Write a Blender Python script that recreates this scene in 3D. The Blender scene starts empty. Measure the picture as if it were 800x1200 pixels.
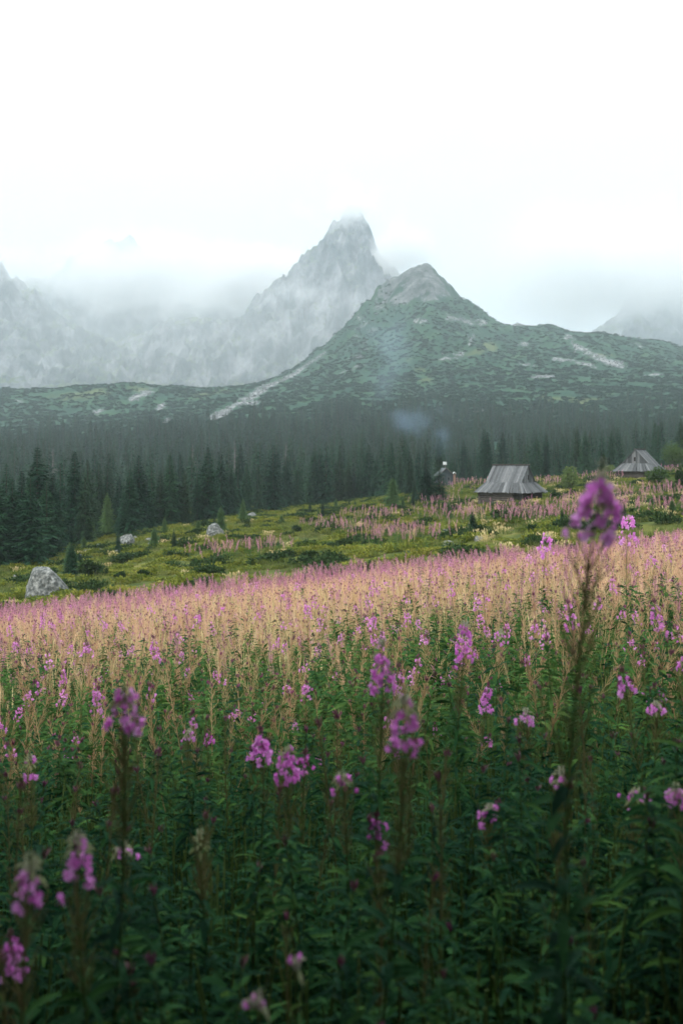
import bpy, math, random
import numpy as np
from mathutils import Vector
PI = math.pi
F = 1167.0            # focal length in pixels of the 800x1200 photograph
HZ = 540.0            # horizon row
scene = bpy.context.scene
COL = scene.collection
rng = np.random.default_rng(11)
random.seed(11)

# ------------------------------------------------------------------ noise
_perm = np.random.default_rng(3).permutation(4096)
_ang = np.random.default_rng(4).random(4096) * 2 * PI
_gx, _gy = np.cos(_ang), np.sin(_ang)
def perlin(x, y):
    x = np.asarray(x, float); y = np.asarray(y, float)
    xi = np.floor(x).astype(int); yi = np.floor(y).astype(int)
    xf = x - xi; yf = y - yi
    u = xf**3 * (xf * (xf * 6 - 15) + 10); v = yf**3 * (yf * (yf * 6 - 15) + 10)
    def g(ix, iy, dx, dy):
        h = _perm[(_perm[ix & 4095] + iy) & 4095]
        return _gx[h] * dx + _gy[h] * dy
    n00 = g(xi, yi, xf, yf); n10 = g(xi + 1, yi, xf - 1, yf)
    n01 = g(xi, yi + 1, xf, yf - 1); n11 = g(xi + 1, yi + 1, xf - 1, yf - 1)
    a = n00 + u * (n10 - n00); b = n01 + u * (n11 - n01)
    return (a + v * (b - a)) * 1.5
def fbm(x, y, o=4):
    s = 0; a = 1; t = 0
    for i in range(o):
        s = s + a * perlin(x * 2**i + 17.3 * i, y * 2**i + 9.1 * i); t += a; a *= .5
    return s / t
def ridged(x, y, o=5):
    s = 0; a = 1; t = 0
    for i in range(o):
        s = s + a * (1 - np.abs(perlin(x * 2**i + 31.7 * i, y * 2**i + 5.3 * i)) * 2); t += a; a *= .52
    return s / t
def sstep(a, b, x):
    t = np.clip((np.asarray(x, float) - a) / (b - a), 0, 1); return t * t * (3 - 2 * t)

# ------------------------------------------------------------------ terrain table
def pts(*a): return list(a)
ROWS = [   # (distance, kind, [(column, value)...])  'z' = metres below the eye, 'p' = row seen in the photo
 (1.0, 'z', pts((-400,-1.72),(0,-1.72),(400,-1.72),(800,-1.72),(1200,-1.72))),
 (3.3, 'z', pts((-400,-2.35),(0,-2.25),(400,-2.14),(800,-2.03),(1200,-1.95))),
 (8,   'z', pts((-400,-3.3),(0,-3.07),(400,-2.80),(800,-2.45),(1200,-2.1))),
 (15,  'z', pts((-400,-4.6),(0,-4.04),(400,-3.40),(800,-2.76),(1200,-2.1))),
 (25,  'z', pts((-400,-6.2),(0,-5.30),(400,-4.36),(800,-3.30),(1200,-2.2))),
 (45,  'z', pts((-400,-9.0),(0,-7.70),(400,-5.95),(800,-4.20),(1200,-2.4))),
 (60,  'p', pts((-400,735),(0,703),(200,678),(400,655),(600,630),(800,605),(1200,560))),
 (80,  'p', pts((-400,705),(0,675),(200,650),(400,633),(600,606),(800,588),(1200,550))),
 (100, 'p', pts((-400,690),(0,657),(200,632),(400,612),(600,591),(800,574),(1200,545))),
 (125, 'p', pts((-400,675),(0,645),(200,619),(400,602),(500,590),(600,580),(700,565),(800,557),(1200,540))),
 (160, 'p', pts((-400,655),(0,632),(200,610),(400,596),(500,574),(600,566),(800,552),(1200,535))),
 (250, 'p', pts((-400,610),(0,598),(200,590),(400,580),(600,560),(800,545),(1200,530))),
 (400, 'p', pts((-400,565),(0,560),(200,556),(400,548),(600,536),(800,524),(1200,510))),
 (600, 'p', pts((-400,520),(0,520),(200,512),(400,498),(600,488),(800,482),(1200,470))),
 (800, 'p', pts((-400,490),(0,492),(200,485),(300,474),(400,456),(600,444),(800,445),(1200,440))),
 (1000,'p', pts((-400,440),(0,460),(130,451),(260,456),(320,450),(400,424),(500,385),(600,405),(700,410),(800,424),(1200,435))),
 (1150,'p', pts((-400,430),(0,458),(130,462),(260,462),(320,448),(400,402),(450,372),(500,346),(560,378),(600,390),(700,396),(800,414),(1200,437))),
 (1300,'p', pts((-400,420),(0,475),(250,472),(300,458),(350,430),(380,405),(400,388),(420,371),(445,343),(465,322),(480,322),(492,314),(500,312),(515,320),(530,337),(545,356),(565,368),(590,376),(620,380),(650,386),(700,388),(740,396),(800,408),(1200,440))),
 (1500,'p', pts((-400,470),(0,480),(300,470),(400,440),(480,400),(560,410),(800,440),(1200,470))),
 (1800,'p', pts((-400,500),(1200,500))),
 (9000,'p', pts((-400,536),(1200,536))),
]
CP = np.arange(-1200, 2001, 10.0)
def _row(r):
    d, k, p = r
    xs = [a for a, b in p]; ys = [b for a, b in p]
    v = np.interp(CP, xs, ys)
    w = 4 if d < 1100 else (2 if d < 1250 else 0)
    if d < 100: w = 10
    if w:
        ker = np.hanning(2 * w + 3); ker /= ker.sum()
        v = np.convolve(np.pad(v, w + 1, 'edge'), ker, 'valid')
    return v if k == 'z' else (HZ - v) / F * d
TZ = np.array([_row(r) for r in ROWS]); LD = np.log(np.array([r[0] for r in ROWS]))
def pchip(x, Y, q):
    h = np.diff(x)[:, None]; dl = np.diff(Y, axis=0) / h
    m = np.zeros_like(Y); m[0] = dl[0]; m[-1] = dl[-1]
    a, b = dl[:-1], dl[1:]; w1 = 2 * h[1:] + h[:-1]; w2 = h[1:] + 2 * h[:-1]
    ok = (a * b) > 0
    with np.errstate(all='ignore'):
        mm = (w1 + w2) / (w1 / a + w2 / b)
    m[1:-1] = np.where(ok, mm, 0)
    i = np.clip(np.searchsorted(x, q) - 1, 0, len(x) - 2)
    hh = h[i]; t = ((q - x[i]) / (x[i + 1] - x[i]))[:, None]
    return ((1 + 2*t) * (1 - t)**2) * Y[i] + t * (1 - t)**2 * hh * m[i] + t*t*(3 - 2*t) * Y[i+1] + t*t*(t-1) * hh * m[i+1]
NQ = 900
LQ = np.linspace(LD[0], LD[-1], NQ)
TQ = pchip(LD, TZ, LQ)
def base_z(x, y):
    ye = np.maximum(y, 1.0)
    px = np.clip(x / np.maximum(y, 3.0) * F + 400, CP[0], CP[-1] - .01)
    fi = (np.log(np.minimum(ye, 8999)) - LQ[0]) / (LQ[-1] - LQ[0]) * (NQ - 1)
    fj = (px - CP[0]) / 10.0
    i = np.clip(fi.astype(int), 0, NQ - 2); j = np.clip(fj.astype(int), 0, len(CP) - 2)
    a = fi - i; b = fj - j
    return (TQ[i, j] * (1-a) * (1-b) + TQ[i+1, j] * a * (1-b) + TQ[i, j+1] * (1-a) * b + TQ[i+1, j+1] * a * b)
def ground(x, y):
    x = np.atleast_1d(np.asarray(x, float)); y = np.atleast_1d(np.asarray(y, float))
    z = base_z(x, y)
    z = z + .04 * fbm(x / 1.3, y / 1.3, 2) * sstep(2, 6, y)
    z = z + .55 * fbm(x / 9, y / 9, 4) * sstep(48, 75, y)
    far = sstep(380, 700, y) * (1 - sstep(1500, 1900, y))
    z = z + far * (1.6 * np.abs(fbm(x / 9, y / 9, 3)) + 5 * fbm(x / 60, y / 60, 4))
    px = x / np.maximum(y, 3) * F + 400; py = HZ - z / np.maximum(y, 3) * F
    # crags on the small rocky top and down its left flank
    w = np.exp(-((px - 500) / 55)**2) * sstep(372, 335, py) + .9 * np.exp(-((px - 425 - (400 - py) * .45) / 38)**2) * sstep(455, 430, py)
    w = np.clip(w, 0, 1.2) * sstep(950, 1120, y) * (1 - sstep(1450, 1550, y))
    z = z + w * 20 * (ridged(x / 50, y / 100, 5) - .55) * (1 - .55 * sstep(345, 318, py))
    fl_ = sstep(820, 980, y) * (1 - sstep(1260, 1330, y)) * sstep(300, 380, px)
    z = z + fl_ * 16 * (ridged(x / 105 + .3 * fbm(x / 90, y / 90, 2), y / 380, 3) - .6)
    return z
def gz(x, y): return float(ground(x, y)[0])
def hit(px, py, y0=50.0, y1=900.0):
    """Where the sight line through a point of the photo first meets the ground."""
    ys = np.exp(np.linspace(math.log(y0), math.log(y1), 1500)); xs = (px - 400) / F * ys
    sc = HZ - ground(xs, ys) / ys * F
    k = np.nonzero(sc <= py)[0]
    k = k[0] if len(k) else 0
    return float(xs[k]), float(ys[k])
def field_edge(px):   # distance of the far edge of the fireweed meadow
    return np.interp(px, [-400, 0, 400, 800, 1200], [44, 45, 46, 42, 40])

# ------------------------------------------------------------------ mesh helpers
def make_mesh(name, V, quads=None, tris=None, mats=(), midx=None, smooth=False, attrs=None):
    V = np.asarray(V, np.float32).reshape(-1, 3)
    q = np.asarray(quads if quads is not None and len(quads) else np.zeros((0, 4)), np.int32).reshape(-1, 4)
    t = np.asarray(tris if tris is not None and len(tris) else np.zeros((0, 3)), np.int32).reshape(-1, 3)
    me = bpy.data.meshes.new(name)
    me.vertices.add(len(V)); me.vertices.foreach_set('co', V.ravel())
    nl = q.size + t.size; me.loops.add(nl)
    me.loops.foreach_set('vertex_index', np.concatenate([q.ravel(), t.ravel()]).astype(np.int32))
    n = len(q) + len(t); me.polygons.add(n)
    st = np.concatenate([np.arange(len(q)) * 4, q.size + np.arange(len(t)) * 3]).astype(np.int32)
    me.polygons.foreach_set('loop_start', st)
    for m in mats: me.materials.append(m)
    if midx is not None: me.polygons.foreach_set('material_index', np.asarray(midx, np.int32))
    me.update(calc_edges=True)
    me.polygons.foreach_set('use_smooth', np.full(n, bool(smooth)))
    if attrs:
        for k, a in attrs.items():
            a = np.asarray(a, np.float32)
            if a.ndim == 1:
                at = me.attributes.new(k, 'FLOAT', 'POINT'); at.data.foreach_set('value', a)
            else:
                at = me.attributes.new(k, 'FLOAT_COLOR', 'POINT'); at.data.foreach_set('color', a.ravel())
    me.validate(); return me
class G:
    """Collects points, quads and triangles of one mesh, with a random value per piece."""
    def __init__(s): s.v = []; s.q = []; s.t = []; s.r = []; s.n = 0; s.mq = []; s.mt = []
    def add(s, V, q=None, t=None, r=0.0, m=0):
        V = np.asarray(V, float).reshape(-1, 3)
        s.v.append(V); s.r.append(np.broadcast_to(np.asarray(r, float), (len(V),)))
        if q is not None and len(q):
            q = np.asarray(q).reshape(-1, 4); s.q.append(q + s.n); s.mq.append(np.full(len(q), m))
        if t is not None and len(t):
            t = np.asarray(t).reshape(-1, 3); s.t.append(t + s.n); s.mt.append(np.full(len(t), m))
        s.n += len(V)
    def merge(s, o, m=0):
        if o.n == 0: return
        s.add(np.concatenate(o.v), np.concatenate(o.q) if o.q else None, None, np.concatenate(o.r), m)
        if o.t: s.t.append(np.concatenate(o.t) + s.n - o.n); s.mt.append(np.full(len(s.t[-1]), m))
    def mesh(s, name, mats, smooth=False):
        V = np.concatenate(s.v); q = np.concatenate(s.q) if s.q else None; t = np.concatenate(s.t) if s.t else None
        mi = np.concatenate(s.mq + s.mt)
        return make_mesh(name, V, q, t, mats, mi, smooth, {'rnd': np.concatenate(s.r)})
    def warp(s, fn): s.v = [fn(v) for v in s.v]
def unit(v):
    v = np.asarray(v, float); return v / (np.linalg.norm(v, axis=-1, keepdims=True) + 1e-9)
def ribbons(g, B, D, L, W, prof, droop=0., fold=0., roll=0., r=None, m=0, R=rng):
    """n narrow leaves: base B, direction D, length L, width W, outline prof, sagging by droop."""
    B = np.asarray(B, float).reshape(-1, 3); n = len(B)
    if n == 0: return
    D = unit(np.broadcast_to(D, (n, 3))); L = np.broadcast_to(L, (n,)).astype(float); W = np.broadcast_to(W, (n,)).astype(float)
    droop = np.broadcast_to(droop, (n,)); k = len(prof)
    S = np.cross(D, [0, 0, 1.0]); bad = np.linalg.norm(S, axis=1) < .05; S[bad] = [1, 0, 0]; S = unit(S)
    U = unit(np.cross(S, D)); ro = np.broadcast_to(roll, (n,))
    S, U = S * np.cos(ro)[:, None] + U * np.sin(ro)[:, None], U * np.cos(ro)[:, None] - S * np.sin(ro)[:, None]
    rows = []
    for i in range(k):
        t = i / (k - 1)
        c = B + D * (L * t)[:, None]; c[:, 2] -= droop * L * t * t
        w = (W * prof[i] * .5)[:, None]
        if fold: rows += [c - S * w + U * w * fold, c, c + S * w + U * w * fold]
        else: rows += [c - S * w, c + S * w]
    V = np.stack(rows, 1); c = 3 if fold else 2
    f = []
    for i in range(k - 1):
        for j in range(c - 1):
            a = i * c + j; f.append([a, a + 1, a + 1 + c, a + c])
    f = np.array(f); q = (np.arange(n)[:, None, None] * (k * c) + f[None]).reshape(-1, 4)
    rr = R.random(n) if r is None else np.broadcast_to(r, (n,))
    g.add(V.reshape(-1, 3), q, None, np.repeat(rr, k * c), m)
def tube(g, P, rad, sides=6, r=0., m=0, caps=True):
    P = np.asarray(P, float); n = len(P); rad = np.broadcast_to(rad, (n,))
    T = unit(np.gradient(P, axis=0)); ref = np.array([0, 0, 1.0]) if abs(T[0][2]) < .9 else np.array([1.0, 0, 0])
    A = unit(np.cross(T, ref)); Bv = np.cross(T, A)
    th = np.arange(sides) / sides * 2 * PI
    V = P[:, None] + (A[:, None] * np.cos(th)[None, :, None] + Bv[:, None] * np.sin(th)[None, :, None]) * rad[:, None, None]
    q = [[i*sides+j, i*sides+(j+1) % sides, (i+1)*sides+(j+1) % sides, (i+1)*sides+j] for i in range(n-1) for j in range(sides)]
    V = V.reshape(-1, 3); t = []
    if caps:
        V = np.concatenate([V, P[:1], P[-1:]]); a = n * sides
        t = [[a, (j+1) % sides, j] for j in range(sides)] + [[a+1, (n-1)*sides+j, (n-1)*sides+(j+1) % sides] for j in range(sides)]
    g.add(V, q, t, r, m)
def box(g, c, s, rot=0., r=0., m=0, tilt=None):
    x, y, z = np.array(s) / 2
    V = np.array([[-x,-y,-z],[x,-y,-z],[x,y,-z],[-x,y,-z],[-x,-y,z],[x,-y,z],[x,y,z],[-x,y,z]])
    if tilt is not None: V = V @ np.array(tilt).T
    ca, sa = math.cos(rot), math.sin(rot)
    V = V @ np.array([[ca, sa, 0], [-sa, ca, 0], [0, 0, 1]]) + np.array(c)
    g.add(V, [[0,3,2,1],[4,5,6,7],[0,1,5,4],[1,2,6,5],[2,3,7,6],[3,0,4,7]], None, r, m)
def prism(g, bot, th, r=0., m=0):
    """a board: four corner points, thickened along its own normal"""
    b = np.array(bot, float); n = unit(np.cross(b[1] - b[0], b[3] - b[0]))
    V = np.concatenate([b, b + n * th])
    g.add(V, [[0,3,2,1],[4,5,6,7],[0,1,5,4],[1,2,6,5],[2,3,7,6],[3,0,4,7]], None, r, m)
def obj(name, me, parent=None, loc=(0,0,0), rz=0., sc=1.):
    o = bpy.data.objects.new(name, me); COL.objects.link(o)
    o.location = loc; o.rotation_euler = (0, 0, rz); o.scale = (sc,)*3 if np.isscalar(sc) else sc
    if parent: o.parent = parent
    return o
def tag(o, label=None, cat=None, group=None, kind=None):
    if label: o['label'] = label
    if cat: o['category'] = cat
    if group: o['group'] = group
    if kind: o['kind'] = kind
    return o
def copy_tree(o, parent=None):
    c = o.copy(); COL.objects.link(c); c.parent = parent
    for ch in KIDS.get(o.name, []): copy_tree(ch, c)
    return c
KIDS = {}
def part(name, me, parent, label=None):
    o = obj(name, me, parent); KIDS.setdefault(parent.name, []).append(o)
    if label: o['label'] = label
    return o

# ------------------------------------------------------------------ materials
def new_mat(name):
    m = bpy.data.materials.new(name); m.use_nodes = True
    nt = m.node_tree; nt.nodes.clear(); return m, nt
def N(nt, t, **k):
    n = nt.nodes.new(t)
    for a, b in k.items():
        if a == 'ins':
            for i, v in b.items(): n.inputs[i].default_value = v
        else: setattr(n, a, b)
    return n
def ramp(nt, fac, cols, pos=None, interp='LINEAR'):
    r = N(nt, 'ShaderNodeValToRGB'); cr = r.color_ramp; cr.interpolation = interp
    n = len(cols); pos = pos or [i / (n - 1) for i in range(n)]
    while len(cr.elements) < n: cr.elements.new(.5)
    for e, c, p in zip(cr.elements, cols, pos): e.position = p; e.color = (*c, 1)
    nt.links.new(fac, r.inputs[0]); return r.outputs[0]
def leafy(name, cols, trans=.3, rough=.7, spec=.06, wscale=.15, w=(.5, .3, .2)):
    """cols: ramp driven by random per piece, random per plant and a slow drift over the meadow"""
    m, nt = new_mat(name); L = nt.links.new
    a = N(nt, 'ShaderNodeAttribute', attribute_name='rnd'); oi = N(nt, 'ShaderNodeObjectInfo')
    ge = N(nt, 'ShaderNodeNewGeometry'); no = N(nt, 'ShaderNodeTexNoise', ins={'Scale': wscale, 'Detail': 3})
    L(ge.outputs['Position'], no.inputs['Vector'])
    m1 = N(nt, 'ShaderNodeMath', operation='MULTIPLY', ins={1: w[0]}); L(a.outputs['Fac'], m1.inputs[0])
    m2 = N(nt, 'ShaderNodeMath', operation='MULTIPLY_ADD', ins={1: w[1]}); L(oi.outputs['Random'], m2.inputs[0]); L(m1.outputs[0], m2.inputs[2])
    ms = N(nt, 'ShaderNodeMapRange', ins={1: .3, 2: .7}); L(no.outputs['Fac'], ms.inputs[0])
    m3 = N(nt, 'ShaderNodeMath', operation='MULTIPLY_ADD', ins={1: w[2]}); L(ms.outputs[0], m3.inputs[0]); L(m2.outputs[0], m3.inputs[2])
    c = ramp(nt, m3.outputs[0], cols, [0, .38, .64, .86, 1] if len(cols) == 5 else None)
    p = N(nt, 'ShaderNodeBsdfPrincipled', ins={'Roughness': rough, 'Specular IOR Level': spec}); L(c, p.inputs['Base Color'])
    tr = N(nt, 'ShaderNodeBsdfTranslucent'); L(c, tr.inputs['Color'])
    mx = N(nt, 'ShaderNodeMixShader', ins={0: trans}); L(p.outputs[0], mx.inputs[1]); L(tr.outputs[0], mx.inputs[2])
    o = N(nt, 'ShaderNodeOutputMaterial'); L(mx.outputs[0], o.inputs[0]); return m
def noisy(name, cols, scale=3., rough=.85, detail=6, bump=0., bscale=None, pos=None, stretch=(1,1,1), spec=.25, rnd=0.):
    m, nt = new_mat(name); L = nt.links.new
    tc = N(nt, 'ShaderNodeTexCoord'); mp = N(nt, 'ShaderNodeMapping', ins={'Scale': stretch}); L(tc.outputs['Object'], mp.inputs[0])
    no = N(nt, 'ShaderNodeTexNoise', ins={'Scale': scale, 'Detail': detail, 'Roughness': .6}); L(mp.outputs[0], no.inputs['Vector'])
    f = N(nt, 'ShaderNodeMapRange', ins={1: .28, 2: .72}); L(no.outputs['Fac'], f.inputs[0]); fac = f.outputs[0]
    if rnd:
        a = N(nt, 'ShaderNodeAttribute', attribute_name='rnd')
        x = N(nt, 'ShaderNodeMix', ins={0: rnd}); L(fac, x.inputs[2]); L(a.outputs['Fac'], x.inputs[3]); fac = x.outputs[0]
    c = ramp(nt, fac, cols, pos)
    p = N(nt, 'ShaderNodeBsdfPrincipled', ins={'Roughness': rough, 'Specular IOR Level': spec}); L(c, p.inputs['Base Color'])
    if bump:
        n2 = N(nt, 'ShaderNodeTexNoise', ins={'Scale': bscale or scale * 4, 'Detail': 8}); L(mp.outputs[0], n2.inputs['Vector'])
        b = N(nt, 'ShaderNodeBump', ins={'Strength': bump, 'Distance': .05}); L(n2.outputs['Fac'], b.inputs['Height']); L(b.outputs[0], p.inputs['Normal'])
    o = N(nt, 'ShaderNodeOutputMaterial'); L(p.outputs[0], o.inputs[0]); return m

M = {}
M['leaf'] = leafy('fireweed leaf', [(.006,.030,.017), (.013,.062,.026), (.036,.115,.032), (.10,.20,.038), (.26,.17,.04)], .28)
M['leaf_lit'] = leafy('lit copy of fireweed leaf', [(.014,.055,.020), (.035,.10,.028), (.075,.16,.036), (.15,.22,.06)], .35)  # brighter leaf copy: the open meadow's stronger light is put into the colour
M['stem'] = leafy('fireweed stem', [(.07,.12,.035), (.13,.19,.055), (.19,.17,.075)], .1)
M['pod'] = leafy('fireweed seed pod', [(.46,.24,.17), (.62,.40,.25), (.66,.52,.29), (.42,.46,.20)], .38)
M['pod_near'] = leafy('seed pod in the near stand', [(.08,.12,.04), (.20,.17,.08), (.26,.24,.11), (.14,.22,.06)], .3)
M['pod_pink'] = leafy('pink seed pod', [(.58,.22,.38), (.70,.32,.47), (.72,.40,.50), (.72,.50,.46)], .35)
M['pod_tan'] = leafy('dry seed pod', [(.68,.42,.28), (.80,.54,.37), (.88,.68,.46), (.92,.80,.60)], .42)
M['petal'] = leafy('fireweed petal', [(.70,.14,.60), (.90,.28,.82), (.94,.46,.88), (.97,.74,.95)], .58, .5)
M['petal_soft'] = leafy('paler fireweed petal', [(.66,.18,.56), (.82,.34,.72), (.90,.54,.82)], .45, .5)
M['bud'] = leafy('fireweed bud', [(.20,.03,.14), (.30,.06,.20), (.26,.20,.14)], .1)
M['tip'] = leafy('pale growing tip', [(.36,.42,.18), (.50,.52,.34), (.66,.62,.54)], .4)
M['grass_tan'] = leafy('dry meadow grass', [(.44,.34,.16), (.62,.48,.24), (.72,.60,.33), (.52,.50,.22)], .35)
M['grass_green'] = leafy('green meadow grass', [(.06,.10,.025), (.11,.15,.04), (.19,.21,.07), (.30,.27,.12)], .3)
M['bilberry'] = leafy('bilberry leaf', [(.035,.075,.018), (.10,.14,.025), (.20,.22,.035), (.30,.25,.06)], .25, wscale=.12, w=(.35,.3,.35))
M['juniper'] = leafy('dark scrub leaf', [(.012,.03,.013), (.03,.06,.02), (.055,.095,.03)], .15)
M['pine_scrub'] = leafy('dwarf pine needles', [(.008,.036,.022), (.015,.054,.030), (.026,.076,.036)], .1)
M['needle'] = leafy('spruce needles', [(.006,.024,.015), (.012,.044,.026), (.028,.080,.040), (.05,.115,.052)], .08, .6, w=(.5,.4,.1))
M['needle_young'] = leafy('young spruce needles', [(.045,.11,.04), (.09,.17,.06), (.15,.23,.08)], .2, .6)
M['needle_old'] = leafy('olive spruce needles', [(.010,.034,.020), (.022,.056,.028), (.045,.09,.038)], .1, .6)
M['bush'] = leafy('bush leaf', [(.03,.065,.022), (.06,.11,.03), (.12,.17,.045)], .3)
M['bush_pale'] = leafy('pale bush leaf', [(.07,.12,.035), (.13,.19,.06), (.22,.26,.09)], .3)
M['bark'] = noisy('bark', [(.05,.04,.03), (.13,.11,.09)], 6, bump=.5, stretch=(1,1,.2))
M['snag'] = noisy('bare grey wood', [(.09,.08,.075), (.20,.19,.18)], 3, stretch=(1,1,.2))
M['board'] = noisy('weathered grey boards', [(.03,.034,.036), (.09,.098,.102), (.23,.24,.245)], 1.2, .7, rnd=.78, bump=.3, stretch=(5,5,1))
M['log'] = noisy('old logs', [(.035,.03,.026), (.09,.08,.07), (.17,.155,.14)], 3, .85, rnd=.5, bump=.4)
M['dark_wood'] = noisy('dark wood', [(.012,.01,.009), (.04,.034,.03)], 4)
M['stone'] = noisy('lichened granite', [(.035,.04,.035), (.10,.11,.105), (.18,.19,.18), (.33,.34,.32)], 7, .9, 12, bump=1., bscale=6, pos=[.1,.42,.6,.9])

# ground material: colour by place, from painted masks of what grows or lies there
def ground_mat():
    m, nt = new_mat('mountain ground'); L = nt.links.new
    ge = N(nt, 'ShaderNodeNewGeometry'); a = N(nt, 'ShaderNodeAttribute', attribute_name='cover')
    sp = N(nt, 'ShaderNodeSeparateColor'); L(a.outputs['Color'], sp.inputs[0])
    def noise(s, d=6, r=.6):
        n = N(nt, 'ShaderNodeTexNoise', ins={'Scale': s, 'Detail': d, 'Roughness': r}); L(ge.outputs['Position'], n.inputs['Vector']); return n.outputs['Fac']
    def mix(f, c1, c2):
        x = N(nt, 'ShaderNodeMix', data_type='RGBA'); L(f, x.inputs[0]); L(c1, x.inputs[6]); L(c2, x.inputs[7]); return x.outputs[2]
    def mask(ch, n, lo=.45, hi=.6):
        ad = N(nt, 'ShaderNodeMath', operation='MULTIPLY_ADD', ins={1: 2.0}); sb = N(nt, 'ShaderNodeMath', operation='ADD')
        L(n, ad.inputs[0]); ad.inputs[2].default_value = -1.0; L(ad.outputs[0], sb.inputs[0]); L(ch, sb.inputs[1])
        r = N(nt, 'ShaderNodeMapRange', ins={1: lo, 2: hi}); L(sb.outputs[0], r.inputs[0]); return r.outputs[0]
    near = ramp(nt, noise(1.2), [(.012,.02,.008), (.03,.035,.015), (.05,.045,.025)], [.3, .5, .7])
    green = ramp(nt, noise(.35, 8), [(.02,.035,.01), (.055,.075,.018), (.11,.12,.025), (.17,.15,.05)], [.3, .45, .6, .72])
    scrub = ramp(nt, noise(.035, 10, .7), [(.010,.040,.026), (.016,.055,.033), (.026,.074,.040), (.044,.096,.044)], [.3, .46, .57, .7])
    rock = ramp(nt, noise(.06, 12, .75), [(.020,.042,.034), (.055,.072,.066), (.14,.15,.148), (.27,.28,.28)], [.32, .45, .58, .72])
    scree = ramp(nt, noise(.12, 10), [(.09,.10,.10), (.21,.22,.22), (.34,.35,.35)], [.3, .5, .7])
    lawn = ramp(nt, noise(.05, 8), [(.04,.07,.035), (.09,.12,.05)], [.35, .65])
    sy = N(nt, 'ShaderNodeSeparateXYZ'); L(ge.outputs['Position'], sy.inputs[0])
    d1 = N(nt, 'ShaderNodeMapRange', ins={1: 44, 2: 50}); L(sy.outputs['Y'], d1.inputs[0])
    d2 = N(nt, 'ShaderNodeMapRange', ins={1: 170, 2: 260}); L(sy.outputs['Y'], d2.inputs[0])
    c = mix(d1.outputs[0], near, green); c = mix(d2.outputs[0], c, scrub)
    c = mix(mask(sp.outputs['Green'], noise(.02, 8)), c, lawn)
    c = mix(mask(sp.outputs['Blue'], noise(.03, 10, .7)), c, rock)
    c = mix(mask(sp.outputs['Red'], noise(.05, 10, .7)), c, scree)
    p = N(nt, 'ShaderNodeBsdfPrincipled', ins={'Roughness': .95, 'Specular IOR Level': .1}); L(c, p.inputs['Base Color'])
    o = N(nt, 'ShaderNodeOutputMaterial'); L(p.outputs[0], o.inputs[0]); return m
def rock_mat():
    m, nt = new_mat('mountain rock'); L = nt.links.new
    ge = N(nt, 'ShaderNodeNewGeometry')
    mp = N(nt, 'ShaderNodeMapping', ins={'Scale': (1, .6, .75), 'Rotation': (.3, .5, 0)}); L(ge.outputs['Position'], mp.inputs[0])
    n1 = N(nt, 'ShaderNodeTexNoise', ins={'Scale': .019, 'Detail': 14, 'Roughness': .72}); L(mp.outputs[0], n1.inputs['Vector'])
    rk = ramp(nt, n1.outputs['Fac'], [(.018,.030,.034), (.055,.070,.075), (.14,.15,.16), (.28,.29,.30)], [.37, .46, .54, .66])
    n2 = N(nt, 'ShaderNodeTexNoise', ins={'Scale': .006, 'Detail': 10, 'Roughness': .65}); L(ge.outputs['Position'], n2.inputs['Vector'])
    gr = ramp(nt, n1.outputs['Fac'], [(.05,.075,.04), (.11,.14,.075)], [.4, .6])
    sn = N(nt, 'ShaderNodeSeparateXYZ'); L(ge.outputs['Normal'], sn.inputs[0])
    ad = N(nt, 'ShaderNodeMath', operation='ADD'); L(sn.outputs['Z'], ad.inputs[0]); L(n2.outputs['Fac'], ad.inputs[1])
    mr = N(nt, 'ShaderNodeMapRange', ins={1: 1.22, 2: 1.36}); L(ad.outputs[0], mr.inputs[0])
    x = N(nt, 'ShaderNodeMix', data_type='RGBA'); L(mr.outputs[0], x.inputs[0]); L(rk, x.inputs[6]); L(gr, x.inputs[7])
    p = N(nt, 'ShaderNodeBsdfPrincipled', ins={'Roughness': .95, 'Specular IOR Level': .1}); L(x.outputs[2], p.inputs['Base Color'])
    o = N(nt, 'ShaderNodeOutputMaterial'); L(p.outputs[0], o.inputs[0]); return m
M['scree_stone'] = leafy('scree stone', [(.10,.11,.11), (.22,.23,.23), (.40,.41,.41)], 0., .9, .1)
M['ground'] = ground_mat(); M['rock'] = rock_mat()

# ------------------------------------------------------------------ ground sheet
def grid_quads(nr, nc):
    i = np.arange(nr - 1)[:, None] * nc + np.arange(nc - 1)[None]; i = i.ravel()
    return np.stack([i, i + 1, i + 1 + nc, i + nc], 1)
def seg_dist(px, py, line):
    d = np.full(px.shape, 1e9)
    for (x0, y0), (x1, y1) in zip(line[:-1], line[1:]):
        vx, vy = x1 - x0, y1 - y0; t = np.clip(((px - x0) * vx + (py - y0) * vy) / (vx*vx + vy*vy + 1e-9), 0, 1)
        d = np.minimum(d, np.hypot(px - x0 - t * vx, (py - y0 - t * vy)))
    return d
SCREE = [([(248,489),(270,480),(292,466),(312,455)], 4), ([(300,458),(330,446),(352,434),(366,424),(381,413)], 2.6), ([(285,470),(300,472)], 4),
         ([(112,484),(119,481)], 3), ([(155,468),(165,463),(178,459)], 4), ([(186,478),(192,474)], 3), ([(195,494),(200,492)], 2),
         ([(485,377),(497,376)], 3), ([(524,372),(548,377),(566,379)], 3.5), ([(573,369),(600,379),(612,381)], 2.5),
         ([(516,421),(528,418),(542,417)], 4), ([(611,427),(626,428)], 1), ([(622,441),(648,442)], 1.5), ([(664,396),(676,407),(690,415),(712,424),(730,430)], 4.5),
         ([(648,421),(672,424),(699,430)], 2), ([(755,438),(772,439)], 1.5), ([(549,403),(554,392)], 2), ([(610,403),(616,404)], 3),
         ([(560,483),(565,482)], 2.5), ([(591,486),(595,487)], 2), ([(22,470),(30,471)], 2), ([(744,402),(752,408)], 1.5), ([(420,372),(428,380)], 3)]
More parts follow.
